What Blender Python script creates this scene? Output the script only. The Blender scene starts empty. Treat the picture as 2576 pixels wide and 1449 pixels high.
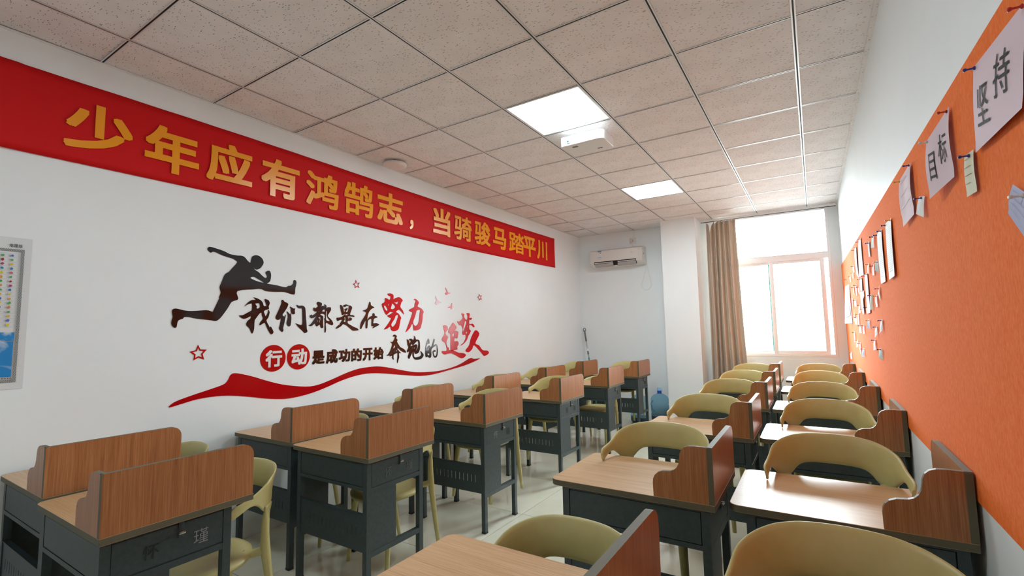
import bpy, bmesh, math, random
from mathutils import Vector, Matrix
random.seed(7)
C = bpy.context.scene.collection
SC = bpy.context.scene

# ------------------------------------------------------------------ camera
CAMZ = 1.385
cam_d = bpy.data.cameras.new('camera')
cam = bpy.data.objects.new('camera', cam_d); C.objects.link(cam)
yaw, pitch, roll, FPX = 0.5657, 0.0885, -0.0199, 1192.9
f = Vector((-math.sin(yaw)*math.cos(pitch), math.cos(yaw)*math.cos(pitch), math.sin(pitch)))
R = Vector((math.cos(yaw), math.sin(yaw), 0)); U = R.cross(f)
R2 = R*math.cos(roll) + U*math.sin(roll); U2 = -R*math.sin(roll) + U*math.cos(roll)
M = Matrix((R2, U2, -f)).transposed().to_4x4(); M.translation = Vector((0, 0, CAMZ))
cam.matrix_world = M
cam_d.sensor_width = 36.0; cam_d.lens = FPX*36.0/2576.0; cam_d.clip_start = 0.02
SC.camera = cam

# ------------------------------------------------------------------ view, world, light
SC.view_settings.view_transform = 'Standard'; SC.view_settings.look = 'None'
SC.view_settings.gamma = 1.0; SC.view_settings.use_curve_mapping = False
SC.view_settings.exposure = 0.0
SC.cycles.max_bounces = 10; SC.cycles.diffuse_bounces = 6; SC.cycles.glossy_bounces = 4
SC.cycles.transparent_max_bounces = 12; SC.cycles.sample_clamp_indirect = 20.0
SC.cycles.caustics_reflective = False; SC.cycles.caustics_refractive = False
SC.cycles.use_denoising = True
W = bpy.data.worlds.new('world'); SC.world = W; W.use_nodes = True
wn = W.node_tree.nodes; wl = W.node_tree.links
wbg = wn['Background']; wbg.inputs[1].default_value = 54.0
# white overcast sky above, duller ground below the horizon
_tc = wn.new('ShaderNodeTexCoord'); _sx = wn.new('ShaderNodeSeparateXYZ'); _rp = wn.new('ShaderNodeValToRGB')
wl.new(_tc.outputs['Generated'], _sx.inputs[0]); _mr = wn.new('ShaderNodeMapRange'); _mr.inputs[1].default_value = -1; _mr.inputs[2].default_value = 1
wl.new(_sx.outputs['Z'], _mr.inputs[0]); wl.new(_mr.outputs[0], _rp.inputs[0]); wl.new(_rp.outputs[0], wbg.inputs[0])
_rp.color_ramp.elements[0].position = 0.485; _rp.color_ramp.elements[0].color = (0.18, 0.19, 0.19, 1)
_rp.color_ramp.elements[1].position = 0.505; _rp.color_ramp.elements[1].color = (0.90, 0.955, 1.0, 1)

def area(name, loc, size, rot, energy, col, portal=False):
    d = bpy.data.lights.new(name, 'AREA'); d.shape = 'RECTANGLE'; d.size, d.size_y = size
    d.energy = energy; d.color = col
    if portal: d.cycles.is_portal = True
    o = bpy.data.objects.new(name, d); C.objects.link(o); o.location = loc; o.rotation_euler = rot
    return o
area('window_portal', (-0.48, 7.74, 1.94), (1.44, 1.98), (math.radians(-90), 0, 0), 1.0, (1, 1, 1), True)
PANEL_STRENGTH = 21.0
PANEL_COL = (0.84, 0.965, 1.0, 1)

# ------------------------------------------------------------------ helpers
def tag(o, label=None, cat=None, group=None, kind=None):
    if label: o['label'] = label
    if cat: o['category'] = cat
    if group: o['group'] = group
    if kind: o['kind'] = kind
    return o
def empty(name, loc=(0, 0, 0), rz=0.0, parent=None):
    o = bpy.data.objects.new(name, None); C.objects.link(o)
    o.location = loc; o.rotation_euler = (0, 0, rz); o.empty_display_size = 0.05
    if parent: o.parent = parent
    return o
def obj(name, bm, mats, parent=None, smooth=False, angle=None):
    me = bpy.data.meshes.new(name)
    if isinstance(bm, bmesh.types.BMesh):
        bm.normal_update(); bm.to_mesh(me); bm.free()
    else: me = bm
    if not isinstance(mats, (list, tuple)): mats = [mats]
    if not me.materials:
        for m in mats: me.materials.append(m)
    if smooth: me.shade_smooth()
    if angle is not None:
        me.shade_smooth(); me.set_sharp_from_angle(angle=math.radians(angle))
    o = bpy.data.objects.new(name, me); C.objects.link(o)
    if parent: o.parent = parent
    return o
def dup(o, parent=None):
    c = o.copy(); C.objects.link(c); c.parent = parent
    for ch in o.children: dup(ch, c)
    return c
NB = bmesh.new
def box(bm, a, b, mi=0, bev=0.0):
    x0, y0, z0 = a; x1, y1, z1 = b
    if bev <= 0:
        v = [bm.verts.new(p) for p in ((x0,y0,z0),(x1,y0,z0),(x1,y1,z0),(x0,y1,z0),(x0,y0,z1),(x1,y0,z1),(x1,y1,z1),(x0,y1,z1))]
        for q in ((0,3,2,1),(4,5,6,7),(0,1,5,4),(1,2,6,5),(2,3,7,6),(3,0,4,7)):
            bm.faces.new([v[i] for i in q]).material_index = mi
        return
    t = bmesh.new(); box(t, a, b, mi)
    bmesh.ops.bevel(t, geom=list(t.edges), offset=bev, segments=2, affect='EDGES', profile=0.6)
    merge(bm, t, mi)
def merge(bm, t, mi=None):
    mp = {}
    for v in t.verts: mp[v] = bm.verts.new(v.co)
    for fc in t.faces:
        try:
            n = bm.faces.new([mp[v] for v in fc.verts]); n.material_index = fc.material_index if mi is None else mi; n.smooth = fc.smooth
        except ValueError: pass
    t.free()
def prism(bm, pts, axis, a, b, mi_side=0, mi_cap=0):
    """pts: 2D outline, extruded along axis from a to b. axis 'z': (x,y); 'y': (x,z); 'x': (y,z)."""
    def P(p, t):
        return {'z': (p[0], p[1], t), 'y': (p[0], t, p[1]), 'x': (t, p[0], p[1])}[axis]
    A = [bm.verts.new(P(p, a)) for p in pts]; B = [bm.verts.new(P(p, b)) for p in pts]
    n = len(pts)
    fa = bm.faces.new(A); fb = bm.faces.new(B[::-1]); fa.material_index = fb.material_index = mi_cap
    for i in range(n):
        bm.faces.new((A[i], B[i], B[(i+1) % n], A[(i+1) % n])).material_index = mi_side
    bmesh.ops.recalc_face_normals(bm, faces=bm.faces[:])
def arc(cx, cy, r, a0, a1, n=6):
    return [(cx + r*math.cos(math.radians(a0 + (a1-a0)*i/n)), cy + r*math.sin(math.radians(a0 + (a1-a0)*i/n))) for i in range(n+1)]
def tube(bm, path, radii, seg=12, mi=0, caps=True, flat=None, u0=(1, 0, 0)):
    """loft circles (or ellipses when flat=(ax,ay) factors list) along path"""
    path = [Vector(p) for p in path]; n = len(path); rings = []
    prev = None
    for i, p in enumerate(path):
        t = (path[min(i+1, n-1)] - path[max(i-1, 0)]).normalized()
        if prev is None:
            u = t.orthogonal().normalized()
            if flat is not None:
                u = Vector(u0); u = (u - t*u.dot(t)).normalized()
        else: u = (prev - t*prev.dot(t)).normalized()
        prev = u; w = t.cross(u); r = radii[i] if hasattr(radii, '__len__') else radii
        fx, fy = flat[i] if flat is not None else (1, 1)
        rings.append([bm.verts.new(p + u*(math.cos(2*math.pi*k/seg)*r*fx) + w*(math.sin(2*math.pi*k/seg)*r*fy)) for k in range(seg)])
    for i in range(n-1):
        for k in range(seg):
            fc = bm.faces.new((rings[i][k], rings[i][(k+1) % seg], rings[i+1][(k+1) % seg], rings[i+1][k])); fc.material_index = mi; fc.smooth = True
    if caps:
        bm.faces.new(rings[0][::-1]).material_index = mi; bm.faces.new(rings[-1]).material_index = mi
def lathe(bm, prof, cx=0, cy=0, seg=24, mi=0, cap=True):
    rings = []
    for r, z in prof:
        rings.append([bm.verts.new((cx + r*math.cos(2*math.pi*k/seg), cy + r*math.sin(2*math.pi*k/seg), z)) for k in range(seg)])
    for i in range(len(rings)-1):
        for k in range(seg):
            fc = bm.faces.new((rings[i][k], rings[i][(k+1) % seg], rings[i+1][(k+1) % seg], rings[i+1][k])); fc.material_index = mi; fc.smooth = True
    if cap:
        bm.faces.new(rings[0][::-1]).material_index = mi; bm.faces.new(rings[-1]).material_index = mi
def catmull(pts, k=3, closed=True):
    out = []; n = len(pts)
    for i in range(n if closed else n-1):
        p0, p1, p2, p3 = (Vector(pts[(i-1) % n] if closed or i > 0 else pts[0]), Vector(pts[i]), Vector(pts[(i+1) % n]), Vector(pts[(i+2) % n] if closed or i+2 < n else pts[-1]))
        for j in range(k):
            t = j/k
            out.append(0.5*((2*p1) + (p2-p0)*t + (2*p0-5*p1+4*p2-p3)*t*t + (3*p1-p0-3*p2+p3)*t**3))
    if not closed: out.append(Vector(pts[-1]))
    return out

# ------------------------------------------------------------------ materials
def mat(name, col, rough=0.5, metal=0.0, spec=0.5, coat=0.0, emit=None, estr=0.0, alpha=1.0, trans=0.0, sheen=0.0):
    m = bpy.data.materials.new(name); m.use_nodes = True
    b = m.node_tree.nodes['Principled BSDF']
    b.inputs['Base Color'].default_value = (*col, 1); b.inputs['Roughness'].default_value = rough
    b.inputs['Metallic'].default_value = metal; b.inputs['Specular IOR Level'].default_value = spec
    b.inputs['Coat Weight'].default_value = coat; b.inputs['Sheen Weight'].default_value = sheen
    b.inputs['Transmission Weight'].default_value = trans
    if emit: b.inputs['Emission Color'].default_value = (*emit, 1); b.inputs['Emission Strength'].default_value = estr
    return m
def nd(m, t, **kw):
    n = m.node_tree.nodes.new(t)
    for k, v in kw.items():
        if k in n.inputs: n.inputs[k].default_value = v
        else: setattr(n, k, v)
    return n
def lk(m, a, ao, b, bi): m.node_tree.links.new(a.outputs[ao], b.inputs[bi])
def noise_col(m, c1, c2, scale=(1, 1, 1), nscale=8.0, detail=4.0, lo=0.35, hi=0.65, coord='Object', bump=0.0, rnd=False, rough=None):
    b = m.node_tree.nodes['Principled BSDF']
    tc = nd(m, 'ShaderNodeTexCoord'); mp = nd(m, 'ShaderNodeMapping'); mp.inputs['Scale'].default_value = scale
    lk(m, tc, coord, mp, 'Vector')
    if rnd:
        oi = nd(m, 'ShaderNodeObjectInfo'); mu = nd(m, 'ShaderNodeVectorMath', operation='SCALE'); mu.inputs[0].default_value = (7.3, 5.1, 3.7)
        lk(m, oi, 'Random', mu, 'Scale'); ad = nd(m, 'ShaderNodeVectorMath', operation='ADD'); lk(m, tc, coord, ad, 0); lk(m, mu, 0, ad, 1); lk(m, ad, 0, mp, 'Vector')
    nz = nd(m, 'ShaderNodeTexNoise', Scale=nscale, Detail=detail, Roughness=0.6); lk(m, mp, 0, nz, 'Vector')
    cr = nd(m, 'ShaderNodeValToRGB'); cr.color_ramp.elements[0].position = lo; cr.color_ramp.elements[1].position = hi
    cr.color_ramp.elements[0].color = (*c1, 1); cr.color_ramp.elements[1].color = (*c2, 1)
    lk(m, nz, 'Fac', cr, 'Fac'); lk(m, cr, 'Color', b, 'Base Color')
    if bump > 0:
        bp = nd(m, 'ShaderNodeBump', Strength=bump, Distance=0.002); lk(m, nz, 'Fac', bp, 'Height'); lk(m, bp, 'Normal', b, 'Normal')
    return m, nz, cr
def wood(name, dirv, c1, c2, c3, rough, spec=0.5):
    m = mat(name, c1, rough, spec=spec); b = m.node_tree.nodes['Principled BSDF']
    tc = nd(m, 'ShaderNodeTexCoord'); oi = nd(m, 'ShaderNodeObjectInfo')
    mu = nd(m, 'ShaderNodeVectorMath', operation='SCALE'); mu.inputs[0].default_value = (3.3, 5.1, 2.7); lk(m, oi, 'Random', mu, 'Scale')
    ad = nd(m, 'ShaderNodeVectorMath', operation='ADD'); lk(m, tc, 'Object', ad, 0); lk(m, mu, 0, ad, 1)
    mp = nd(m, 'ShaderNodeMapping'); mp.inputs['Scale'].default_value = dirv; lk(m, ad, 0, mp, 'Vector')
    n1 = nd(m, 'ShaderNodeTexNoise', Scale=1.0, Detail=3.0, Roughness=0.65, Distortion=0.15); lk(m, mp, 0, n1, 'Vector')
    mp2 = nd(m, 'ShaderNodeMapping'); mp2.inputs['Scale'].default_value = tuple(v*0.16 for v in dirv); lk(m, ad, 0, mp2, 'Vector')
    n2 = nd(m, 'ShaderNodeTexNoise', Scale=1.0, Detail=2.0); lk(m, mp2, 0, n2, 'Vector')
    cr = nd(m, 'ShaderNodeValToRGB'); e = cr.color_ramp.elements
    e[0].position = 0.30; e[0].color = (*c1, 1); e[1].position = 0.68; e[1].color = (*c3, 1)
    k = cr.color_ramp.elements.new(0.5); k.color = (*c2, 1)
    mx = nd(m, 'ShaderNodeMath', operation='MULTIPLY_ADD'); mx.inputs[1].default_value = 0.72; lk(m, n1, 'Fac', mx, 0)
    m3 = nd(m, 'ShaderNodeMath', operation='MULTIPLY'); m3.inputs[1].default_value = 0.28; lk(m, n2, 'Fac', m3, 0); lk(m, m3, 0, mx, 2)
    lk(m, mx, 0, cr, 'Fac'); lk(m, cr, 'Color', b, 'Base Color')
    bp = nd(m, 'ShaderNodeBump', Strength=0.06, Distance=0.001); lk(m, n1, 'Fac', bp, 'Height'); lk(m, bp, 'Normal', b, 'Normal')
    return m
M_TOP = wood('laminate_top', (7, 300, 300), (0.42, 0.245, 0.115), (0.56, 0.355, 0.185), (0.66, 0.445, 0.25), 0.33, 0.45)
M_PAN = wood('laminate_upright', (300, 300, 6), (0.24, 0.085, 0.030), (0.36, 0.145, 0.055), (0.47, 0.22, 0.095), 0.33)  # same laminate as the desktop; the redder tone paints in its reflections
M_BAND = mat('edge_band', (0.115, 0.105, 0.068), 0.55, spec=0.35)
M_METAL = noise_col(mat('desk_steel', (0.04, 0.055, 0.06), 0.42), (0.030, 0.046, 0.050), (0.040, 0.059, 0.064), nscale=60, detail=3, bump=0.03)[0]
M_DARK = mat('dark_gap', (0.006, 0.006, 0.006), 0.7)
M_CHROME = mat('chrome', (0.75, 0.75, 0.75), 0.2, metal=1.0)
M_CHAIR = noise_col(mat('chair_plastic', (0.5, 0.46, 0.2), 0.38), (0.49, 0.445, 0.185), (0.53, 0.485, 0.205), nscale=14, bump=0.0)[0]
M_FOOT = mat('foot_rubber', (0.02, 0.02, 0.02), 0.7)
M_WALL = noise_col(mat('wall_paint', (0.8, 0.81, 0.81), 0.55, spec=0.3), (0.83, 0.88, 0.91), (0.86, 0.91, 0.94), nscale=1.2, detail=5, coord='Object', bump=0.0)[0]
M_WHITE = mat('white_plastic', (0.80, 0.80, 0.80), 0.35)
M_ACW = mat('aircon_plastic', (0.74, 0.72, 0.70), 0.35)
M_FRAME = mat('window_upvc', (0.93, 0.92, 0.94), 0.25, coat=0.3)
M_BAR = mat('ceiling_bar', (0.72, 0.72, 0.73), 0.30, metal=0.3)
M_EMIT = mat('panel_light', (1, 1, 1), 0.5, emit=PANEL_COL[:3], estr=PANEL_STRENGTH)
M_EMIT0 = mat('panel_light_front', (1, 1, 1), 0.5, emit=PANEL_COL[:3], estr=PANEL_STRENGTH*.86)
M_EMIT2 = mat('panel_light_far', (1, 1, 1), 0.5, emit=PANEL_COL[:3], estr=PANEL_STRENGTH*2.0)
M_BOARD, _n, _c = noise_col(mat('orange_felt', (0.8, 0.16, 0.04), 0.95, spec=0.08), (0.84, 0.145, 0.022), (0.95, 0.245, 0.065), scale=(1, 1, 0.55), nscale=110, detail=5, lo=0.25, hi=0.75, bump=0.2)
M_BANNER = mat('banner_cloth', (0.60, 0.006, 0.008), 0.6, spec=0.18)
M_GOLD = mat('banner_foil', (0.90, 0.34, 0.004), 0.25, spec=0.6)
M_BLK = mat('black_acrylic', (0.012, 0.006, 0.007), 0.07)
M_RED = mat('red_acrylic', (0.60, 0.004, 0.010), 0.16, spec=0.14)
M_DRED = mat('deep_red_acrylic', (0.45, 0.0, 0.004), 0.14)
M_PINK = mat('pale_pink_acrylic', (0.62, 0.36, 0.44), 0.2, spec=0.2)  # flat pale pink base colour with weak specular
M_PAPERW = mat('white_paper', (0.80, 0.80, 0.80), 0.75)
M_PAPERP = mat('pink_paper', (0.70, 0.55, 0.62), 0.75)
M_PAPERB = mat('blue_paper', (0.50, 0.54, 0.75), 0.75)
M_PAPERY = mat('cream_paper', (0.62, 0.60, 0.44), 0.75)
M_PAPERG = mat('grey_paper', (0.42, 0.40, 0.40), 0.75)
M_PAPERBR = mat('brown_paper', (0.40, 0.34, 0.24), 0.75)
M_PAPERT = mat('teal_paper', (0.52, 0.62, 0.60), 0.75)
M_PAPERR = mat('dark_red_paper', (0.30, 0.03, 0.05), 0.7)
M_INK = mat('ink', (0.03, 0.03, 0.035), 0.6)
M_INKG = mat('grey_ink', (0.30, 0.31, 0.34), 0.6)
M_PIN = {'r': mat('red_pin', (0.5, 0.02, 0.02), 0.3), 'b': mat('blue_pin', (0.03, 0.04, 0.25), 0.3), 'w': mat('white_pin', (0.7, 0.7, 0.7), 0.3), 'y': mat('yellow_pin', (0.6, 0.42, 0.03), 0.3), 'k': mat('dark_pin', (0.05, 0.05, 0.06), 0.3)}

# floor tile: polished beige
M_FLOOR = mat('polished_tile', (0.56, 0.52, 0.40), 0.10, coat=0.3)
noise_col(M_FLOOR, (0.66, 0.65, 0.53), (0.74, 0.73, 0.61), nscale=3.5, detail=6, lo=0.3, hi=0.7, coord='Object')
M_GROUT = mat('grout', (0.05, 0.045, 0.035), 0.9)
# ceiling board with fissures
M_CEIL = mat('mineral_board', (0.55, 0.50, 0.48), 0.9, spec=0.2)
def ceil_nodes(m):
    b = m.node_tree.nodes['Principled BSDF']; tc = nd(m, 'ShaderNodeTexCoord')
    mp = nd(m, 'ShaderNodeMapping'); mp.inputs['Rotation'].default_value = (0, 0, 0.6); mp.inputs['Scale'].default_value = (1, 3.0, 1)
    lk(m, tc, 'Object', mp, 'Vector')
    nw = nd(m, 'ShaderNodeTexNoise', Scale=30.0, Detail=2.0); lk(m, tc, 'Object', nw, 'Vector')
    mx0 = nd(m, 'ShaderNodeVectorMath', operation='SCALE'); mx0.inputs['Scale'].default_value = 0.03; lk(m, nw, 'Color', mx0, 0)
    av = nd(m, 'ShaderNodeVectorMath', operation='ADD'); lk(m, mp, 0, av, 0); lk(m, mx0, 0, av, 1)
    vo = nd(m, 'ShaderNodeTexVoronoi', Scale=42.0); lk(m, av, 0, vo, 'Vector')
    c1 = nd(m, 'ShaderNodeMath', operation='LESS_THAN'); c1.inputs[1].default_value = 0.22; lk(m, vo, 'Distance', c1, 0)
    sp = nd(m, 'ShaderNodeSeparateColor'); lk(m, vo, 'Color', sp, 0)
    c2 = nd(m, 'ShaderNodeMath', operation='LESS_THAN'); c2.inputs[1].default_value = 0.6; lk(m, sp, 0, c2, 0)
    ml = nd(m, 'ShaderNodeMath', operation='MULTIPLY'); lk(m, c1, 0, ml, 0); lk(m, c2, 0, ml, 1)
    nb = nd(m, 'ShaderNodeTexNoise', Scale=5.0, Detail=4.0); lk(m, tc, 'Object', nb, 'Vector')
    cr = nd(m, 'ShaderNodeValToRGB'); cr.color_ramp.elements[0].color = (0.79, 0.76, 0.755, 1); cr.color_ramp.elements[1].color = (0.85, 0.825, 0.825, 1)
    cr.color_ramp.elements[0].position = 0.35; cr.color_ramp.elements[1].position = 0.65; lk(m, nb, 'Fac', cr, 'Fac')
    mx = nd(m, 'ShaderNodeMix', data_type='RGBA'); mx.inputs['B'].default_value = (0.12, 0.10, 0.09, 1)
    m2 = nd(m, 'ShaderNodeMath', operation='MULTIPLY'); m2.inputs[1].default_value = 0.8; lk(m, ml, 0, m2, 0)
    lk(m, m2, 0, mx, 'Factor'); lk(m, cr, 'Color', mx, 'A'); lk(m, mx, 'Result', b, 'Base Color')
ceil_nodes(M_CEIL)
# thin window glass: mostly clear, mirror at grazing angles, faint green body tint
def thin_glass(name, tint):
    m = bpy.data.materials.new(name); m.use_nodes = True; n = m.node_tree.nodes; n.clear()
    o = n.new('ShaderNodeOutputMaterial'); mix = n.new('ShaderNodeMixShader'); t = n.new('ShaderNodeBsdfTransparent'); g = n.new('ShaderNodeBsdfGlossy')
    fr = n.new('ShaderNodeFresnel'); fr.inputs['IOR'].default_value = 1.5; t.inputs[0].default_value = (*tint, 1); g.inputs['Roughness'].default_value = 0.02
    L = m.node_tree.links.new; L(fr.outputs[0], mix.inputs[0]); L(t.outputs[0], mix.inputs[1]); L(g.outputs[0], mix.inputs[2]); L(mix.outputs[0], o.inputs[0])
    return m
M_GLASS = thin_glass('window_glass', (0.93, 0.97, 0.96))
M_GLASSEDGE = mat('glass_edge', (0.15, 0.55, 0.50), 0.2)
M_CURT, _a, _b = noise_col(mat('curtain_cloth', (0.5, 0.4, 0.28), 0.8, sheen=0.2), (0.56, 0.46, 0.37), (0.64, 0.53, 0.43), nscale=140, detail=2, bump=0.1)
_nt = M_CURT.node_tree; _tr = _nt.nodes.new('ShaderNodeBsdfTranslucent'); _tr.inputs[0].default_value = (0.60, 0.50, 0.40, 1)
_ms = _nt.nodes.new('ShaderNodeMixShader'); _ms.inputs[0].default_value = 0.12; _out = [n for n in _nt.nodes if n.type == 'OUTPUT_MATERIAL'][0]
_nt.links.new(_nt.nodes['Principled BSDF'].outputs[0], _ms.inputs[1]); _nt.links.new(_tr.outputs[0], _ms.inputs[2]); _nt.links.new(_ms.outputs[0], _out.inputs[0])
M_BOTTLE = mat('bottle_plastic', (0.42, 0.74, 0.95), 0.08, trans=0.9)
M_BOTTLE.node_tree.nodes['Principled BSDF'].inputs['IOR'].default_value = 1.08
M_WATER = mat('bottle_water', (0.05, 0.20, 0.55), 0.1)
M_CAP = mat('bottle_cap', (0.02, 0.10, 0.55), 0.4)
M_GREY = mat('grey_plastic', (0.16, 0.16, 0.16), 0.5)
M_TEAL = mat('teal_plastic', (0.08, 0.38, 0.35), 0.5)
M_ALU = mat('brushed_alu', (0.6, 0.6, 0.6), 0.3, metal=0.9)
M_BLUE = mat('map_blue', (0.01, 0.22, 0.62), 0.4)
M_MAPW = mat('map_white', (0.66, 0.70, 0.74), 0.4)
M_SHEET = mat('map_sheet', (0.72, 0.76, 0.78), 0.22)

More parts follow.
